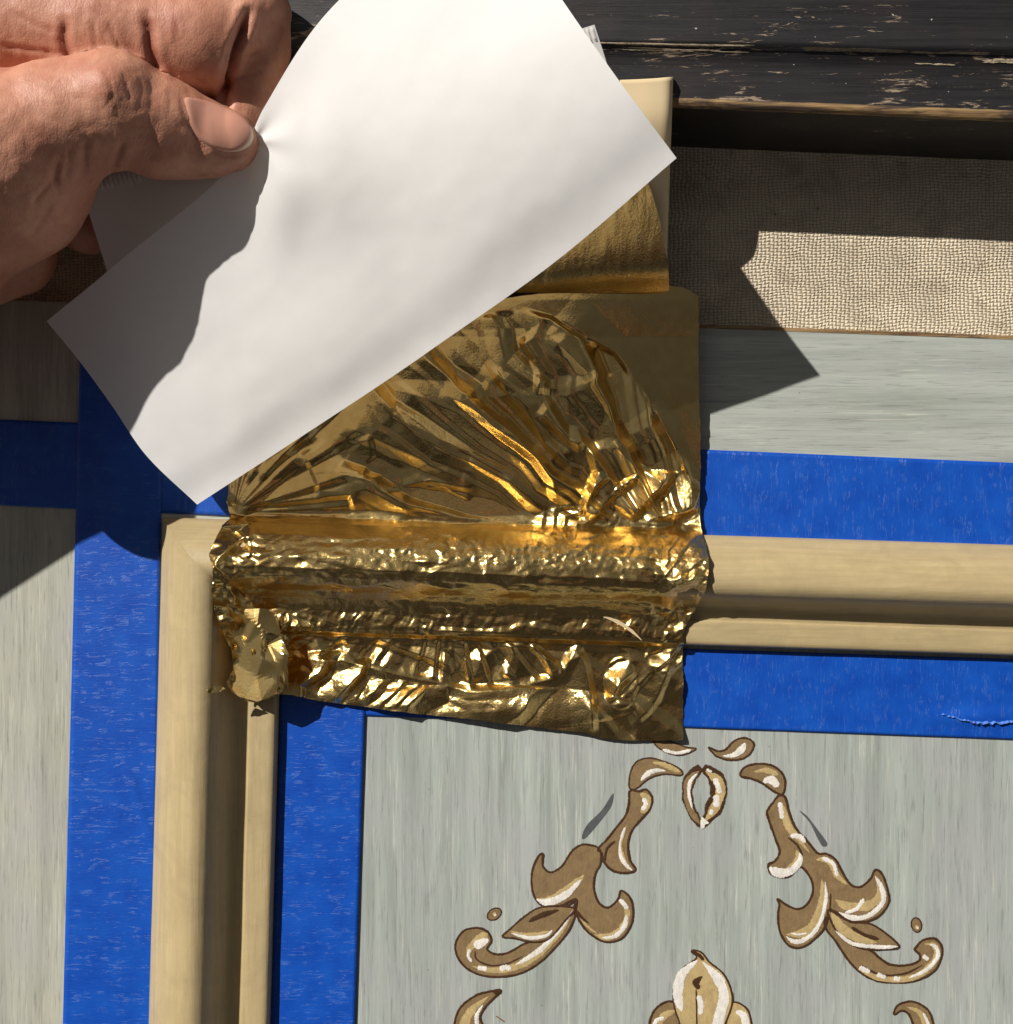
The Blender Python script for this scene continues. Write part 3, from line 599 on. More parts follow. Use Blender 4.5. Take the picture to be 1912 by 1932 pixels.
tape([(530, 1200), (2700, 1268), (2700, 1424), (690, 1350)], .3, MAT['tape_h'], 'inner blue tape strip below the horizontal moulding', lambda X, Y: 5*np.exp(-((X-1840)/60)**2-((Y-1352)/14)**2))
tape([(533, 1190), (694, 1196), (642, 2800), (482, 2800)], 1.6, MAT['tape_v'], 'inner upright blue tape strip right of the vertical moulding')
tapes = [o for o in bpy.data.objects if o.name.startswith('masking_tape')]
# little tear in the lower horizontal tape
V = []; F = []; r = random.Random(3); n = 46
for i in range(n):
    t = i/(n-1); x = 1772+160*t; y = 1345+24*math.sin(t*2.0)*.75+2*r.uniform(-1, 1)-6*t*t
    hgt = 2+7*math.sin(PI*t)*r.uniform(.5, 1)
    V += [(x, y, 2.2), (x+1, y+hgt*.5+1, 5+hgt*.7), (x+1, y+hgt, 2.0+r.uniform(0, 2))]
for i in range(n-1):
    for k in (0, 1): j = 3*i+k; F.append((j, j+1, j+4, j+3))
tt = [o for o in tapes if 'below the horizontal' in o['label']][0]
mesh('tear', V, F, MAT['tape_tear'], tt, smooth=False)
#@@PART2
# ================================================================ BOOKLET OF LEAF: cream card, gold page, gold sheet pressed over the moulding
def spline_grid(ctrl, su, sv, nu, nv):
    """ctrl[i][j] = (x,y,z); su,sv parameter values of the control rows/columns; cubic through the points"""
    C = np.array(ctrl, float); su = np.array(su, float); sv = np.array(sv, float)
    def interp(P, s, t):            # P (n,...) monotone-cubic like (finite difference hermite)
        m = np.zeros_like(P); d = np.diff(P, axis=0)/np.diff(s).reshape(-1, *([1]*(P.ndim-1)))
        m[1:-1] = (d[:-1]+d[1:])/2; m[0] = d[0]; m[-1] = d[-1]
        i = np.clip(np.searchsorted(s, t, 'right')-1, 0, len(s)-2); h = (s[i+1]-s[i]); x = (t-s[i])/h
        sh = (-1, *([1]*(P.ndim-1))); x = x.reshape(sh); h = h.reshape(sh)
        return (2*x**3-3*x**2+1)*P[i]+(x**3-2*x**2+x)*h*m[i]+(-2*x**3+3*x**2)*P[i+1]+(x**3-x**2)*h*m[i+1]
    A = interp(C, su, np.linspace(su[0], su[-1], nu)); A = np.swapaxes(A, 0, 1)
    A = interp(A, sv, np.linspace(sv[0], sv[-1], nv)); return np.swapaxes(A, 0, 1)
def toU(G):          # photo-plane x,y + height -> layout
    f = 1-G[..., 2:3]/H; XY = np.array([CX, CY])+(G[..., :2]-np.array([CX, CY]))*f
    return np.concatenate([XY, G[..., 2:3]], -1)

# cream card with a rolled right edge
rows = []
for (y, z) in ((150, 186), (230, 176), (330, 128), (440, 78), (520, 50)):
    tilt = (y-150)/370
    rows.append([(470, y+22, z-6), (800, y+8, z), (1180, y, z+2), (1240-8*tilt, y-3, z+2), (1262-10*tilt, y-5, z-1), (1270-13*tilt, y-5, z-10), (1271-13*tilt, y-5, z-24)])
G = toU(spline_grid(rows, [0, .2, .45, .75, 1], [0, .4, .85, .93, .965, .985, 1], 50, 90))
cover = mesh('booklet_cover', G.reshape(-1, 3), grid_faces(50, 90), MAT['cover'], base=(900, 400, 60))
tag(cover, 'cream card booklet cover showing a corner beside the dark frame', 'card')
sm = cover.modifiers.new('s', 'SOLIDIFY'); sm.thickness = 3*K; sm.offset = -1

# gold page above the fold
rows = []
for (y, z, xr) in ((300, 130, 1210), (350, 128, 1226), (420, 121, 1246), (480, 110, 1257), (515, 92, 1262), (538, 64, 1263), (548, 52, 1262)):
    rows.append([(880, y+30, z-45), (1000, y+22, z-30), (1120, y+8, z-12), (xr-20, y+2, z+2), (xr, y, z+4)])
G = toU(spline_grid(rows, [0, .2, .48, .72, .86, .95, 1], [0, .3, .6, .94, 1], 120, 180))
G[..., 2] += 2.6*(fbm(G[..., 0]/14, G[..., 1]/45, 4, 4)-.5)+.5*facets(G[..., 0], G[..., 1], 850, 1290, 280, 600, 16, 30, 1, 5)
gp = mesh('gold_page', G.reshape(-1, 3), grid_faces(120, 180), MAT['gold'], base=(1100, 450, 60))
a = gp.data.attributes.new('crinkle', 'FLOAT', 'POINT'); a.data.foreach_set('value', np.full(len(gp.data.vertices), .22))
tag(gp, 'upper gold leaf page curving down to its fold, lying on the cream card', 'gold leaf')

# --- the big sheet: a height field on a warped grid
NU, NV = 430, 400
yL = np.array([560, 900, 925, 950, 975, 992, 1010, 1045, 1070, 1110, 1150, 1180, 1230, 1262, 1290, 1312, 1420.])
xL = np.array([430, 430, 432, 428, 436, 420, 410, 394, 402, 400, 405, 415, 438, 440, 428, 440, 520.])
yR = np.array([500, 560, 640, 700, 820, 900, 940, 990, 1015, 1030, 1060, 1085, 1110, 1150, 1185, 1200, 1250, 1420.])
xR = np.array([1314, 1318, 1319, 1318, 1322, 1322, 1320, 1322, 1328, 1333, 1338, 1337, 1333, 1312, 1292, 1289, 1289, 1290.])
xB = np.array([380, 428, 436, 460, 484, 505, 528, 545, 600, 760, 900, 1000, 1085, 1108, 1124, 1150, 1200, 1300, 1400.])
yB = np.array([1290, 1292, 1304, 1322, 1326, 1319, 1311, 1311, 1322, 1344, 1359, 1371, 1381, 1384, 1391, 1395, 1398, 1397, 1397.])
xT = np.array([300, 700, 960, 1000, 1100, 1265, 1285, 1300, 1312, 1400.]); yT = np.array([566, 566, 562, 556, 548, 540, 541, 547, 556, 566.])
u = np.linspace(0, 1, NU)[:, None]*np.ones((1, NV)); v = np.ones((NU, 1))*np.linspace(0, 1, NV)[None, :]
X = 430+880*u; Y = np.full_like(X, 900.)
for it in range(25):
    Y = np.interp(X, xT, yT)*(1-v)+np.interp(X, xB, yB)*v
    X = .5*X+.5*(np.interp(Y, yL, xL)*(1-u)+np.interp(Y, yR, xR)*u)
edge = np.minimum(np.minimum(u, 1-u)*880, np.minimum(v, 1-v)*830)
jag = np.clip(1-edge/14, 0, 1)
X = X+jag*3.2*(fbm(Y/9, Y/40, 2)-.5)*((u < .5)*2-1)*1.3; Y = Y+jag*2.5*(fbm(X/9, X/50, 6)-.5)
# base shape: rests on the door and stretches over the moulding
d_h = (Y-o0y-(X-o0x)*hd[1])/WH; d_v = (X-o0x-(Y-o0y)*vd[0])/WV
fr = np.minimum(d_h, np.maximum(d_v, 0)*1.0)
fr = np.where(d_h < 0, d_h, fr)
con = np.array([(-.5, 3), (-.12, 4), (-.045, 9), (-.012, 17), (.015, 30), (.05, 40), (.12, 60), (.22, 79), (.32, 91), (.42, 95), (.5, 90), (.57, 76), (.63, 58), (.69, 45), (.75, 37), (.80, 33), (.88, 32), (.96, 31), (1.0, 25), (1.03, 12), (1.1, 6), (3, 6)], float)
def conf(q): return np.interp(q, con[:, 0], con[:, 1])
inside = sstep(.97, 1.05, d_v)                                   # 1 over the panel side
zb = conf(np.where(d_v < 1.0, np.where(d_h > .5, np.maximum(fr, 0), d_h), d_h))
# over the upright leg the sheet bridges from lip to crown
zb = np.where((d_v < 1.0) & (d_h > d_v), conf(d_v)*.75+8, zb)
zb = np.where((d_v < 1.02) & (d_h > -.2) & (d_h < d_v), conf(d_h), zb)
gold_z = zb+4
# upper part: comes down from the fold at the booklet, puffed above the rail
up_ = np.clip((965-Y)/400, 0, 1)
gold_z += 40*sstep(.15, 1.15, up_)**1.3+14*np.sin(PI*np.clip((965-Y)/330, 0, 1))*(.4+.6*sstep(560, 900, X))
# --- radial folds: fan out from the pinch where the sheet goes over the moulding
ax, ay = 1335.0, 1125.0
R = np.hypot(X-ax, Y-ay); TH = np.degrees(np.arctan2(ay-Y, X-ax))   # 0 = right, 90 = up, 180 = left
THc = np.where(TH < 100, 100-(100-TH)*.7, TH)
THw = THc+R*.008+2.4*facets(X, Y, 380, 1350, 540, 1420, 80, 90, 1, 31)
RL = np.hypot(X-440, Y-968); THL = np.degrees(np.arctan2(968-Y, X-440))
# limit of the crumpled fan
outl = [(640, 700), (860, 600), (991, 579), (1043, 594), (1088, 624), (1163, 663), (1208, 720), (1232, 763), (1263, 817), (1302, 874), (1320, 946), (1326, 1028)]
Do, To, So = polyd(X, Y, outl)
infan = np.where((So > 0), 1.0, 0.0)*sstep(0, 12, Do); infan = np.where(Y > 985, 0, infan)*sstep(992, 955, Y)
wl = sstep(700, 600, X)                        # left part folds fan out of the left corner instead
gold_z += infan*((1-wl)*np.clip(R-40, 0, 620)*.060*folds(THw, R, -20, 200, 0, 1100, 10.8, 330, 3, .22)
                 + (1-wl)*np.clip(R, 0, 500)*.005*folds(THw+R*.006, R, -20, 200, 0, 1100, 3.4, 150, 8)
                 + 2.2*facets(X, Y, 380, 1350, 540, 1420, 60, 70, 1, 12)
                 + wl*np.clip(RL, 0, 240)*.055*folds(THL, RL, -60, 200, 0, 900, 15, 120, 13))
def ridge(pts, h, w1, w2, p=1.0, t0=.12, t1=.12):
    D, T, Sd = polyd(X, Y, pts); wd = np.where(Sd > 0, w1, w2)*np.where((Sd > 0) == (w1 > w2), 3.2, 1.2); D = D+2.5*facets(X, Y, 380, 1350, 540, 1420, 34, 34, 1, int(abs(h)*7+w1))
    tp = np.clip(T/t0, 0, 1)*np.clip((1-T)/t1, 0, 1) if t0 > 0 else 1
    return h*.7*tp*np.clip(1-D/wd, 0, 1)**p
for pts, h, w1, w2 in [
    ([(913, 689), (952, 717), (1000, 769), (1028, 835), (1076, 873)], 15, 22, 14),
    ([(1025, 621), (1061, 654), (1118, 708), (1142, 745), (1193, 826), (1226, 880)], 16, 14, 30),
    ([(982, 636), (1010, 675), (1020, 705), (1016, 745)], 12, 10, 16),
    ([(1013, 775), (1055, 808), (1103, 847)], 13, 12, 16),
    ([(1115, 835), (1130, 892), (1112, 937), (1103, 985)], 15, 12, 14),
    ([(832, 739), (892, 769), (952, 820), (1013, 862), (1043, 907), (1055, 965)], 14, 12, 18),
    ([(720, 745), (832, 829), (892, 856), (952, 895), (1000, 937), (1025, 968)], 14, 16, 22),
    ([(1025, 603), (1091, 642), (1112, 684), (1124, 717)], -9, 16, 14),
    ([(1157, 832), (1199, 880), (1262, 916)], 10, 9, 7),
    ([(1230, 762), (1268, 830), (1316, 930)], 8, 7, 7),
    ([(571, 848), (587, 875), (603, 912), (603, 939)], 10, 9, 16),
    ([(566, 853), (507, 912), (443, 966)], 12, 24, 16),
    ([(443, 966), (507, 950), (603, 939), (662, 933), (673, 971)], 11, 8, 14),
    ([(756, 939), (799, 920), (839, 920), (896, 947)], 7, 6, 10),
    ([(719, 925), (812, 907), (896, 923)], 8, 8, 10),
    ([(470, 905), (520, 860), (600, 815)], 9, 14, 14),
    ([(680, 905), (700, 860), (692, 820)], 9, 9, 14),
    ([(643, 800), (760, 850), (870, 900)], 9, 16, 16),
    ([(844, 1216), (880, 1249), (895, 1288)], 9, 10, 12), ([(964, 1213), (970, 1231), (952, 1279)], 9, 10, 14),
    ([(1000, 1216), (1028, 1240), (1047, 1279)], 9, 7, 10), ([(1085, 1219), (1103, 1258), (1115, 1312), (1120, 1392)], 17, 13, 11),
    ([(1265, 1222), (1265, 1255), (1238, 1321), (1208, 1357), (1190, 1366)], 10, 14, 9), ([(1151, 1321), (1193, 1306), (1235, 1261)], 7, 7, 10),
    ([(678, 1207), (740, 1232), (830, 1262), (890, 1292)], -7, 14, 12), ([(720, 1207), (800, 1240), (860, 1262)], 7, 7, 7),
    ([(650, 1200), (660, 1225), (640, 1250)], 7, 7, 9), ([(526, 1153), (534, 1207), (534, 1311)], 10, 9, 7)]:
    gold_z += ridge(pts, h, w1, w2)
# gathers along the crown near both ends, crumple at the ends
endR = sstep(1180, 1300, X)*sstep(930, 1000, Y)*sstep(1215, 1150, Y); endL = sstep(540, 430, X)*sstep(940, 1000, Y)
gold_z += (endR*16+endL*16)*facets(X*.8+Y*.2, Y, 380, 1350, 540, 1420, 30, 22, 1, 21)+(endR+endL)*6*facets(X, Y, 380, 1350, 540, 1420, 13, 11, 1, 22)
onc = sstep(970, 985, Y)*sstep(1205, 1190, Y)
gold_z += onc*3*facets(X, Y, 380, 1350, 540, 1420, 40, 12, 1, 23)
gold_z += sstep(1150, 1165, Y-(X-900)*.02)*sstep(1202, 1190, Y-(X-900)*.02)*(.6+2.2*vnoise(X/60, Y/60, 5))*facets(X+.45*Y+6*vnoise(X/30, Y/10, 3), Y, 300, 1900, 540, 1420, 6.5, 22, 1, 24)   # fine vertical gathers
low = sstep(1204, 1222, Y-(X-900)*.03); arc, _, Sa = polyd(X, Y, [(540, 1240), (660, 1250), (760, 1275), (832, 1290), (886, 1306), (961, 1302), (1061, 1276), (1090, 1216)])
above = np.where(Sa < 0, 1., 0.)*sstep(0, 14, arc); lowright = sstep(1090, 1120, X)
gold_z += low*(above+lowright*.8)*(8*folds(np.degrees(np.arctan2(Y-1060, X-850)), np.hypot(X-850, Y-1060), -20, 200, 0, 700, 9, 90, 41)+6*facets(X, Y, 380, 1350, 540, 1420, 30, 30, 1, 42))
gold_z += low*5*np.clip(1-arc/16, 0, 1)
gold_z += low*sstep(760, 640, X)*7*facets(X, Y, 380, 1350, 540, 1420, 24, 34, 1, 44)
def glint(cx, cy, rx, ry, per, sl=.5):
    q = (X*.74+Y*.67+16*facets(X, Y, 380, 1350, 540, 1420, 36, 36, 1, int(cx)))/per; fr_ = q-np.floor(q)
    e = np.clip(1.25-np.hypot((X-cx)/rx, (Y-cy)/ry), 0, 1)**.5
    return e*sl*per*np.where(fr_ < .8, fr_, (1-fr_)*4)
for a_ in ((625, 1285, 85, 46, 62), (900, 1335, 240, 34, 150, .2), (1245, 940, 72, 42, 62), (1090, 985, 66, 26, 24), (1292, 1060, 34, 40, 26), (432, 1035, 36, 30, 34), (1262, 1238, 36, 26, 26), (1172, 1290, 26, 40, 46), (1130, 940, 26, 40, 34), (560, 1180, 44, 18, 18), (740, 1310, 60, 22, 22)):
    gold_z += glint(*a_)
YY = Y-(X-900)*.03
spk = sstep(1012, 1026, YY)*sstep(1072, 1052, YY)*sstep(600, 860, X)*sstep(1300, 1180, X)
gold_z += spk*2.3*facets(X, Y, 380, 1350, 980, 1100, 7.5, 7, 1, 71)+onc*1.3*facets(X, Y, 380, 1350, 960, 1230, 13, 9, 1, 72)*sstep(1012, 1030, YY)
# gentle waviness everywhere, fine crackle
gold_z += 3*(fbm(X/120, Y/120, 51, 2)-.5)+.9*facets(X, Y, 380, 1350, 540, 1420, 11, 11, 1, 61)*(.15+.1*infan+.7*onc+.5*low)
gold_z = np.maximum(gold_z, 3.2+1.0*fbm(X/20, Y/20, 4))
# lower and right rim lift slightly
f = 1-gold_z/H
GX_ = CX+(X-CX)*f; GY_ = CY+(Y-CY)*f
gs = mesh('gold_leaf_sheet', np.stack([GX_, GY_, gold_z], -1).reshape(-1, 3), grid_faces(NU, NV), MAT['gold'], base=(900, 1000, 3))
cr = .03+.12*sstep(1018, 1030, Y-(X-900)*.03)*sstep(1068, 1052, Y-(X-900)*.03)*sstep(640, 850, X)+.10*onc+.10*low+.25*sstep(1240, 1320, X)*sstep(780, 900, Y)+.03*infan
cr += .10*low*sstep(0, 12, arc)*np.where(Sa > 0, 1, 0)*sstep(1130, 1080, X)
a = gs.data.attributes.new('crinkle', 'FLOAT', 'POINT'); a.data.foreach_set('value', np.clip(cr, 0, 1).ravel())
tag(gs, 'large crumpled gold foil sheet pressed over the cream moulding', 'gold leaf')

# loose flap at the lower left of the sheet and little crumb
def small_foil(name, pts, zf, n, label, seed, amp=6, parent=None):
    r = np.random.default_rng(seed); P = np.array([np.array(pts[i])*(1-t)+np.array(pts[(i+1) % len(pts)])*t for i in range(len(pts)) for t in np.linspace(0, 1, 7)[:-1]]); c = P.mean(0); rings = 14; V = [(*c, zf(*c)+amp)]; F = []; k = len(P)
    A = []
    for i in range(1, rings+1):
        q = c+(P-c)*(i/rings)
        for (x, y) in q: A.append((x, y))
    A = np.array(A); fz = facets(A[:, 0], A[:, 1], A[:, 0].min()-5, A[:, 0].max()+5, A[:, 1].min()-5, A[:, 1].max()+5, n, n*1.4, amp, seed)
    for (x, y), q in zip(A, fz): X_, Y_, Z_ = U(x, y, zf(x, y)+q); V.append((X_, Y_, zf(x, y)+q))
    V[0] = (*U(c[0], c[1], V[0][2])[:2], V[0][2])
    for j in range(k): F.append((0, 1+(j+1) % k, 1+j))
    for i in range(rings-1):
        for j in range(k): a = 1+i*k+j; b = 1+i*k+(j+1) % k; F.append((a, b, b+k, a+k))
    o = mesh(name, V, F, MAT['gold'], parent, smooth=False)
    at = o.data.attributes.new('crinkle', 'FLOAT', 'POINT'); at.data.foreach_set('value', np.full(len(V), .0)); return o
small_foil('loose_flap', [(415, 1165), (440, 1150), (500, 1148), (524, 1160), (530, 1200), (545, 1235), (534, 1305), (485, 1324), (450, 1314), (428, 1290), (442, 1268), (434, 1200)], lambda x, y: 46+.17*((x-430)*.7+(y-1150)*.6), 30, None, 3, 11, gs)
o = small_foil('gold_crumb', [(390, 1303), (402, 1290), (420, 1296), (428, 1300), (412, 1306), (394, 1308)], lambda x, y: 92, 8, None, 9, 4)
tag(o, 'tiny loose gold crumb on the vertical moulding beside the flap', 'gold crumb')
# torn sliver showing the pale paper of the sheet
V = []; F = []; n = 26; r = random.Random(5)
for i in range(n):
    t = i/(n-1); x = 1139+72*t; y = 1164+14*t+30*t*t; wd_ = .6+3.2*math.sin(PI*t)*r.uniform(.7, 1)
    for s_ in (-1, 1): X_, Y_, Z_ = U(x+s_*wd_*.4, y-s_*wd_, 64-10*t); V.append((X_, Y_, 64-10*t))
F = [(2*i, 2*i+1, 2*i+3, 2*i+2) for i in range(n-1)]
mesh('torn_sliver', V, F, MAT['cover'], gs)

# ================================================================ PAPERS
# tissue page with perforated top edge
TL, TR, BR, BL = (150, 345, 200), (1122, 46, 236), (1190, 330, 156), (288, 785, 70)
ctrl = []
for t in (0, .33, .66, 1):
    row = []
    for s in (0, .33, .66, 1):
        a = np.array(TL)*(1-s)+np.array(TR)*s; b = np.array(BL)*(1-s)+np.array(BR)*s; q = a*(1-t)+b*t
        q[2] += -62*math.sin(PI*s)*(1-t) + (12 if t in (.33, .66) else 0)*0
        if s == 1: q[0] += 8*math.sin(PI*t)
        row.append(q)
    ctrl.append(row)
NTU, NTV = 90, 620
G = spline_grid(ctrl, [0, .33, .66, 1], [0, .33, .66, 1], NTU, NTV)
tt_ = np.linspace(0, 1, NTU)[:, None]; sL = np.linspace(0, 1, NTV)[None, :]*1017
D0 = tt_*(440-200*np.linspace(0, 1, NTV)[None, :])
G[..., 2] += 2.6*(np.sin(sL*2*PI/9.0) > .1)*((D0 > 4) & (D0 < 24))
G = toU(G)
tis = mesh('tissue_page', G.reshape(-1, 3), grid_faces(NTU, NTV), MAT['tissue'], base=(700, 400, 90))
tag(tis, 'thin white page with crimped upper edge, peeking out behind the large sheet', 'paper')

# white backing sheet held by the fingers
sv_ = [0, .22, .42, .5, .74, 1]
E0 = [(372, 952), (570, 823), (750, 704), (825, 652), (1050, 492), (1277, 298)]
E1 = [(88, 606), (236, 484), (452, 296), (497, 205), (648, -8), (930, -200)]
ts = [0, .3, .55, .78, 1]
Z = [  # height per t row along s (the curl of the near edge is added below)
    [112, 150, 186, 212, 290, 360],
    [118, 162, 206, 236, 316, 378],
    [122, 166, 210, 246, 316, 360],
    [124, 170, 214, 250, 290, 306],
    [128, 178, 232, 252, 246, 244]]
ctrl = []
for i, t in enumerate(ts):
    row = []
    for j in range(6):
        a = np.array(E0[j]); b = np.array(E1[j]); q = a*(1-t)+b*t
        if j == 0: q = q+np.array([-14, 10])*math.sin(PI*min(1, t*1.6))*.9
        if j == 3: q = q+np.array([10, -6])*math.sin(PI*t)
        if j == 5: q = q+np.array([-4, 6])*math.sin(PI*t)
        row.append((q[0], q[1], Z[i][j]))
    ctrl.append(row)
NPU, NPV = 220, 320
G = spline_grid(ctrl, ts, sv_, NPU, NPV)
q_ = np.clip((np.linspace(0, 1, NPU)[:, None]-.0)/.2, 0, 1)
G[..., 2] += 6*(q_**3*(q_*(6*q_-15)+10)-1)
# round the bottom corner a little, puckers round the pinch
x, y = G[..., 0], G[..., 1]
dp = np.hypot(x-480, y-268)
ang = np.degrees(np.arctan2(y-268, x-480))
G[..., 2] += 4.5*np.exp(-dp/75)*np.cos(np.radians(ang*5+40))*(1-np.exp(-dp/20))+17*np.exp(-((x-590)/95)**2-((y-330)/120)**2)+13*np.exp(-((x-525)/48)**2-((y-380)/95)**2)-1.5*np.exp(-((x-585)/26)**2-((y-240)/60)**2)
G[..., 2] += 6*(fbm(x/150, y/150, 77, 3)-.5)
G = toU(G)
sheet = mesh('backing_sheet', G.reshape(-1, 3), grid_faces(NPU, NPV), MAT['paper'], base=(700, 450, 90))
tag(sheet, 'large plain white sheet being peeled back by thumb and finger, over the gold foil', 'paper')

# ================================================================ HAND
CAPS = []            # (p0, p1, r0, r1, group)
def cap(a, b, g):    # a,b = (image x, image y, height, image radius)
    def c(q): f = 1-q[2]/H; return (np.array(U(*q[:3])), q[3]*f)
    p0, r0 = c(a); p1, r1 = c(b); CAPS.append((p0, p1, r0, r1, g))
# thumb
cap((432, 262, 238, 50), (372, 258, 243, 70), 't'); cap((372, 258, 243, 70), (300, 240, 268, 88), 't'); cap((300, 240, 268, 88), (215, 205, 296, 98), 't')
cap((215, 205, 306, 98), (110, 235, 300, 110), 't'); cap((110, 235, 300, 110), (0, 315, 280, 172), 't'); cap((0, 315, 280, 172), (-210, 420, 268, 205), 't')
cap((438, 272, 250, 44), (410, 275, 252, 50), 't')
# index finger
cap((-260, 60, 240, 150), (-60, 40, 245, 125), 'i'); cap((-60, 40, 245, 125), (200, 70, 240, 108), 'i'); cap((200, 70, 240, 108), (380, 80, 232, 98), 'i'); cap((380, 80, 232, 98), (446, 50, 228, 84), 'i')
cap((472, 30, 218, 78), (478, 90, 200, 66), 'm'); cap((478, 90, 200, 66), (462, 210, 190, 56), 'm'); cap((462, 210, 190, 56), (440, 300, 196, 44), 'm')
cap((-210, 420, 268, 205), (-125, 700, 270, 88), 't')
# curled fingers below, palm, wrist
cap((-60, 420, 170, 120), (60, 330, 130, 80), 'c'); cap((60, 330, 130, 80), (166, 412, 100, 66), 'c')
cap((-120, 490, 160, 120), (20, 474, 130, 84), 'c')
cap((-260, 60, 240, 150), (-400, 450, 260, 240), 'i'); cap((-210, 420, 268, 205), (-400, 450, 260, 240), 't'); cap((-400, 450, 260, 240), (-800, 640, 300, 230), 'i'); cap((-800, 640, 300, 230), (-1500, 900, 360, 300), 'i')
A0 = np.array([c[0] for c in CAPS]); A1 = np.array([c[1] for c in CAPS]); R0 = np.array([c[2] for c in CAPS]); R1 = np.array([c[3] for c in CAPS]); GRP = [c[4] for c in CAPS]
def smin(a, b, k): h = np.maximum(k-np.abs(a-b), 0)/k; return np.minimum(a, b)-h*h*k*.25
GK = {'t': 26, 'i': 22, 'm': 18, 'c': 16}
def zp(*pts): return [(a/2.988, b/2.988) for a, b in pts]      # close-up measure -> photo plane
CREASE = [  # pts, width, depth, group
    (zp((1395, 70), (1370, 160), (1320, 280), (1285, 420), (1270, 600)), 9, 20, 1), (zp((825, 90), (845, 170), (850, 270), (890, 420)), 9, 9, 1), (zp((370, 120), (362, 220), (392, 340)), 8, 7, 1),
    (zp((525, 110), (545, 300)), 4, 2.2, 1), (zp((610, 110), (640, 190), (685, 290)), 4, 2.5, 1), (zp((0, 255), (150, 275), (330, 300)), 5, 3, 1), (zp((990, 90), (1000, 170), (980, 250)), 4, 1.5, 1),
    (zp((1340, 330), (1420, 300), (1500, 270)), 4, 2, 1), (zp((1320, 440), (1420, 420), (1490, 390)), 4, 2, 1), (zp((60, 60), (200, 140), (330, 180)), 5, 2, 1),
    (zp((470, 390), (560, 350), (600, 430), (640, 520), (600, 600), (540, 640)), 4, 2.6, 0), (zp((690, 400), (715, 490), (735, 570)), 3.5, 3, 0), (zp((590, 330), (620, 440), (640, 560), (660, 660)), 3.5, 2, 0), (zp((850, 440), (855, 560), (830, 700)), 4, 1.6, 0), (zp((780, 400), (800, 520), (770, 640)), 3.5, 1.5, 0),
    (zp((940, 500), (960, 560), (950, 640)), 3, 1.2, 0), (zp((490, 780), (480, 880), (475, 1010)), 7, 6, 0), (zp((700, 790), (670, 870), (640, 960)), 7, 7, 0), (zp((330, 900), (310, 990), (325, 1070)), 7, 6, 0), (zp((190, 1140), (260, 1060), (310, 990)), 5, 4, 0), (zp((400, 820), (385, 920), (370, 1030)), 5, 3, 0),
    (zp((180, 1330), (240, 1240), (300, 1150)), 5, 3, 0), (zp((210, 460), (330, 520), (470, 560)), 5, 1.4, 0), (zp((90, 640), (220, 640), (380, 700)), 6, 1.2, 0), (zp((560, 470), (640, 500), (700, 520)), 3, 2, 0),
    (zp((1018, 520), (1035, 640), (1075, 740), (1150, 820), (1230, 868), (1300, 884), (1380, 860)), 3.6, 3.0, 0)]
def sdf(P, detail=True):
    out = {}
    for i in range(len(CAPS)):
        a, b = A0[i], A1[i]; d = b-a; t = np.clip(((P-a)@d)/(d@d), 0, 1)
        q = np.linalg.norm(P-a-t[:, None]*d, axis=1)-(R0[i]+(R1[i]-R0[i])*t)
        g = GRP[i]; out[g] = q if g not in out else smin(out[g], q, GK[g])
    D = smin(out['t'], out['i'], 9); D = smin(D, out['c'], 8); D = smin(D, out['m'], 8)
    cr = np.zeros(len(P))
    if detail:
        ix, iy = img(P[:, 0], P[:, 1], P[:, 2])
        own = np.where(out['t'] < np.minimum(out['i'], out['m']), 0, 1)
        near = (ix > -80)
        # soft anatomical swellings
        D = D-near*(7*np.exp(-((ix-200)/42)**2-((iy-150)/40)**2)*(own == 0)+4*np.exp(-((ix-340)/40)**2-((iy-300)/30)**2)*(own == 0)-5*np.exp(-((ix-290)/26)**2-((iy-160)/40)**2)*(own == 0))
        D = D-near*((own == 0)*(5*(fbm(ix/34, iy/34, 5, 3)-.5))+(own == 1)*5*(fbm(ix/40, iy/50, 15, 3)-.5))
        for pts, wd, dep, gg in CREASE:
            dd, T, _ = polyd(ix, iy, pts); s_ = np.exp(-(dd/wd)**2)*np.clip(np.minimum(T, 1-T)*5+.15, 0, 1)*(own == gg)*near
            dep *= (.5 if gg == 0 else .75); D = D+dep*s_-dep*.2*np.exp(-((dd-wd*2)/wd)**2)*(own == gg)*near; cr = np.maximum(cr, s_*min(1, dep/6))
    return D, cr
# rough body from balls, fused by a voxel remesh, then drawn onto the smooth surface
bm = bmesh.new()
for a, b, r0, r1, g in CAPS:
    L = np.linalg.norm(b-a); n = max(2, int(L/(min(r0, r1)*.25)))
    for i in range(n+1):
        t = i/n; c = a+(b-a)*t; r_ = (r0+(r1-r0)*t)
        m4 = Vector(((c[0]-CX)*K, (CY-c[1])*K, c[2]*K)); ret = bmesh.ops.create_icosphere(bm, subdivisions=2, radius=r_*K)
        bmesh.ops.translate(bm, verts=ret['verts'], vec=m4)
tm = bpy.data.meshes.new('t'); bm.to_mesh(tm); bm.free(); to = bpy.data.objects.new('t', tm); COL.objects.link(to)
rm = to.modifiers.new('r', 'REMESH'); rm.mode = 'VOXEL'; rm.voxel_size = 4.6*K
dg = bpy.context.evaluated_depsgraph_get(); ev = to.evaluated_get(dg); hm = bpy.data.meshes.new_from_object(ev)
bpy.data.objects.remove(to)
n = len(hm.vertices); co = np.zeros(n*3); hm.vertices.foreach_get('co', co); co = co.reshape(-1, 3)
P = np.stack([co[:, 0]/K+CX, CY-co[:, 1]/K, co[:, 2]/K], 1)
def grad(P, e=1.5, detail=False):
    g = np.stack([sdf(P+np.eye(3)[i]*e, detail)[0]-sdf(P-np.eye(3)[i]*e, detail)[0] for i in range(3)], 1)
    return g/(np.linalg.norm(g, axis=1)[:, None]+1e-9)
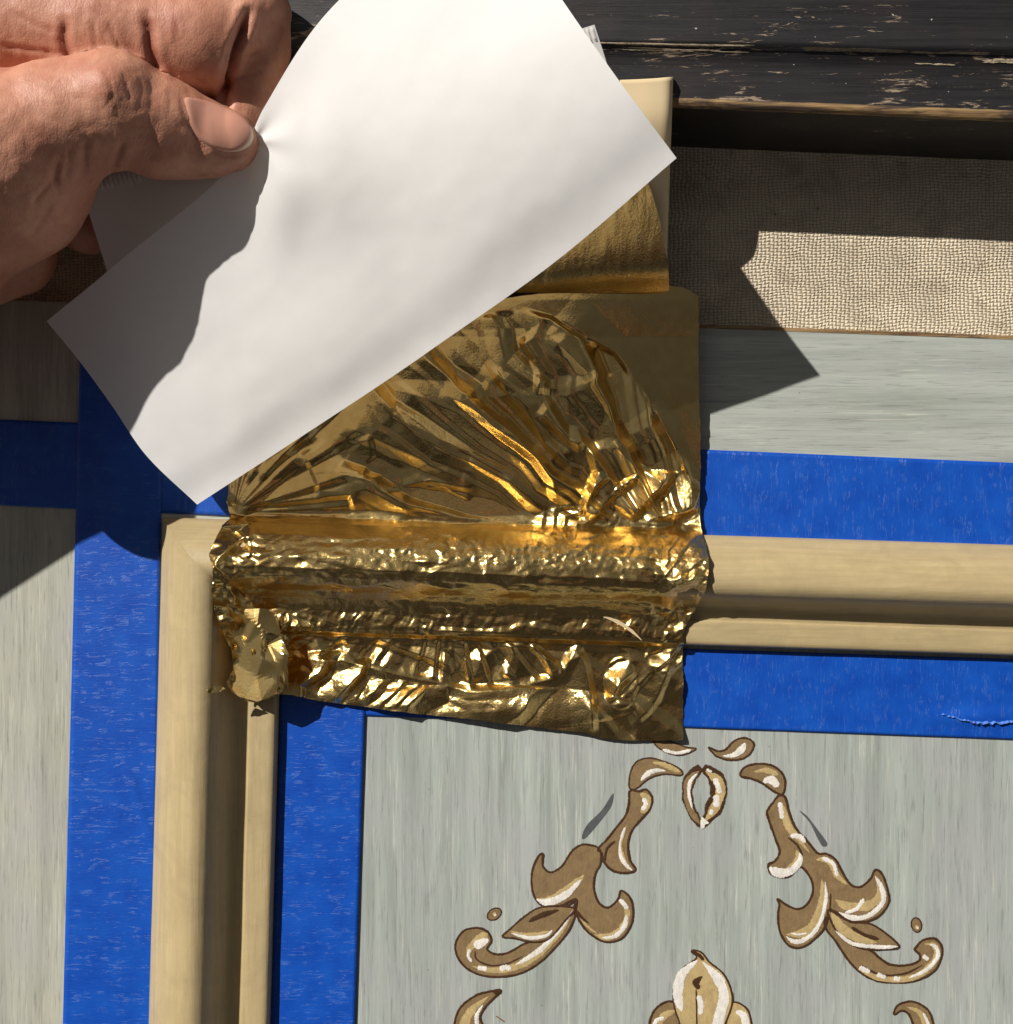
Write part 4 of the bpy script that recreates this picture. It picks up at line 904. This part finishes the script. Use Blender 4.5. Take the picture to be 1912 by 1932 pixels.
for it in range(3):
    d, _ = sdf(P, False); P = P-np.clip(d, -12, 12)[:, None]*grad(P)
g = grad(P)
for it in range(2):
    d, cr = sdf(P, True); P = P-np.clip(d, -12, 12)[:, None]*g
hm.vertices.foreach_set('co', np.stack([(P[:, 0]-CX)*K, (CY-P[:, 1])*K, P[:, 2]*K], 1).ravel())
hm.polygons.foreach_set('use_smooth', [True]*len(hm.polygons)); hm.materials.clear(); hm.materials.append(MAT['skin'])
at = hm.attributes.new('crease', 'FLOAT', 'POINT'); at.data.foreach_set('value', cr); hm.update()
hand = empty('person', 100, 300, 200); tag(hand, 'bare hand pinching the white sheet between thumb and bent forefinger', 'person')
ho = bpy.data.objects.new('hand', hm); COL.objects.link(ho); ho.parent = hand; hm.transform(__import__('mathutils').Matrix.Translation(-Vector(hand.location))) 

# thumb nail: lies on the surface of the thumb
NP = zp((1035, 548), (1080, 545), (1150, 560), (1250, 592), (1340, 632), (1400, 684), (1428, 740), (1424, 795), (1385, 838), (1300, 862), (1210, 842), (1125, 788), (1078, 712), (1050, 625))
NPc = catmull(NP, 6, True); c = NPc.mean(0); rings = 14; pts = [tuple(c)]
for i in range(1, rings+1): pts += [tuple(q) for q in c+(NPc-c)*(i/rings)]
pts = np.array(pts)
z = np.full(len(pts), 520.0); camp = np.array([CX, CY, H])
dirs = np.stack([pts[:, 0]-CX, pts[:, 1]-CY, np.full(len(pts), -H)], 1); dirs /= np.linalg.norm(dirs, axis=1)[:, None]
tpar = (H-520)/(-dirs[:, 2])
for it in range(40):
    Q = camp+dirs*tpar[:, None]; d, _ = sdf(Q, False); tpar = tpar+np.clip(d, -20, 60)*.8
Q = camp+dirs*tpar[:, None]; gn = grad(Q)
rr = np.concatenate([[0], np.repeat(np.arange(1, rings+1)/rings, len(NPc))])
off = 2.6-4.6*np.clip((rr-.86)/.14, 0, 1)**2
# free edge towards the finger tip stands a little proud
tipd = np.clip(((pts[:, 0]-c[0])*.86+(pts[:, 1]-c[1])*.5)/60, 0, 1.2)
off += 2.2*np.clip(tipd-.6, 0, 1)*1.6
Q = Q+gn*off[:, None]
k = len(NPc); F = [(0, 1+(j+1) % k, 1+j) for j in range(k)]
for i in range(rings-1):
    for j in range(k): a = 1+i*k+j; b = 1+i*k+(j+1) % k; F.append((a, b, b+k, a+k))
no = mesh('thumbnail', Q, F, MAT['nail'], hand)
at = no.data.attributes.new('tip', 'FLOAT', 'POINT'); at.data.foreach_set('value', np.clip((tipd*rr-.86)*8, 0, 1))

# unseen body and arms, added only to give the foil dark reflections
def body(name, caps, mat, vox, sm_it=8):
    bm = bmesh.new()
    for a, b, r0, r1 in caps:
        a = np.array(a, float); b = np.array(b, float); L = np.linalg.norm(b-a); n = max(1, int(L/(min(r0, r1)*.25)))
        for i in range(n+1):
            t = i/n; c = a+(b-a)*t; ret = bmesh.ops.create_icosphere(bm, subdivisions=2, radius=(r0+(r1-r0)*t)*K)
            bmesh.ops.translate(bm, verts=ret['verts'], vec=Vector(W(*c)))
    tm = bpy.data.meshes.new('t'); bm.to_mesh(tm); bm.free(); to = bpy.data.objects.new('t', tm); COL.objects.link(to)
    q = to.modifiers.new('r', 'REMESH'); q.mode = 'VOXEL'; q.voxel_size = vox*K
    q = to.modifiers.new('s', 'SMOOTH'); q.iterations = sm_it
    hm = bpy.data.meshes.new_from_object(to.evaluated_get(bpy.context.evaluated_depsgraph_get())); bpy.data.objects.remove(to)
    hm.polygons.foreach_set('use_smooth', [True]*len(hm.polygons)); hm.materials.clear(); hm.materials.append(mat)
    hm.transform(__import__('mathutils').Matrix.Translation(-Vector(hand.location)))
    o = bpy.data.objects.new(name, hm); COL.objects.link(o); o.parent = hand; return o
MAT['unseen_shirt'] = flat('dark_shirt', (.018, .017, .022), .9)
MAT['unseen_hair'] = flat('dark_hair', (.02, .014, .01), .6)
body('unseen_shirt', [((1200, 4500, -1800), (1200, 4100, 1500), 900, 950), ((1200, 4100, 1500), (1200, 3000, 3600), 850, 760), ((350, 2900, 3600), (2050, 2900, 3600), 560, 560), ((700, 4300, -1500), (700, 3500, 2600), 700, 700), ((1700, 4300, -1500), (1700, 3500, 2600), 700, 700),
    ((3300, 2500, 1750), (2150, 1550, 2280), 360, 230), ((300, 2900, 3600), (-2100, 2700, 1400), 480, 380), ((-2100, 2700, 1400), (-2000, 1300, 560), 370, 310), ((2100, 2900, 3600), (3300, 2500, 1750), 480, 370)], MAT['unseen_shirt'], 60)
body('unseen_second_hand', [((2150, 1550, 2280), (1950, 1380, 2320), 190, 170), ((1950, 1380, 2320), (1850, 1300, 2330), 160, 120)], MAT['skin'], 30)
body('unseen_head', [((1180, 2700, 3800), (1120, 2000, 4250), 330, 340), ((1120, 2000, 4250), (1080, 1500, 4300), 500, 480), ((1100, 1500, 4050), (1100, 1700, 4000), 330, 380), ((1100, 1650, 3700), (1100, 1620, 3850), 70, 90)], MAT['skin'], 40)
body('unseen_hair', [((1120, 2000, 4500), (1080, 1400, 4480), 480, 430)], MAT['unseen_hair'], 40)
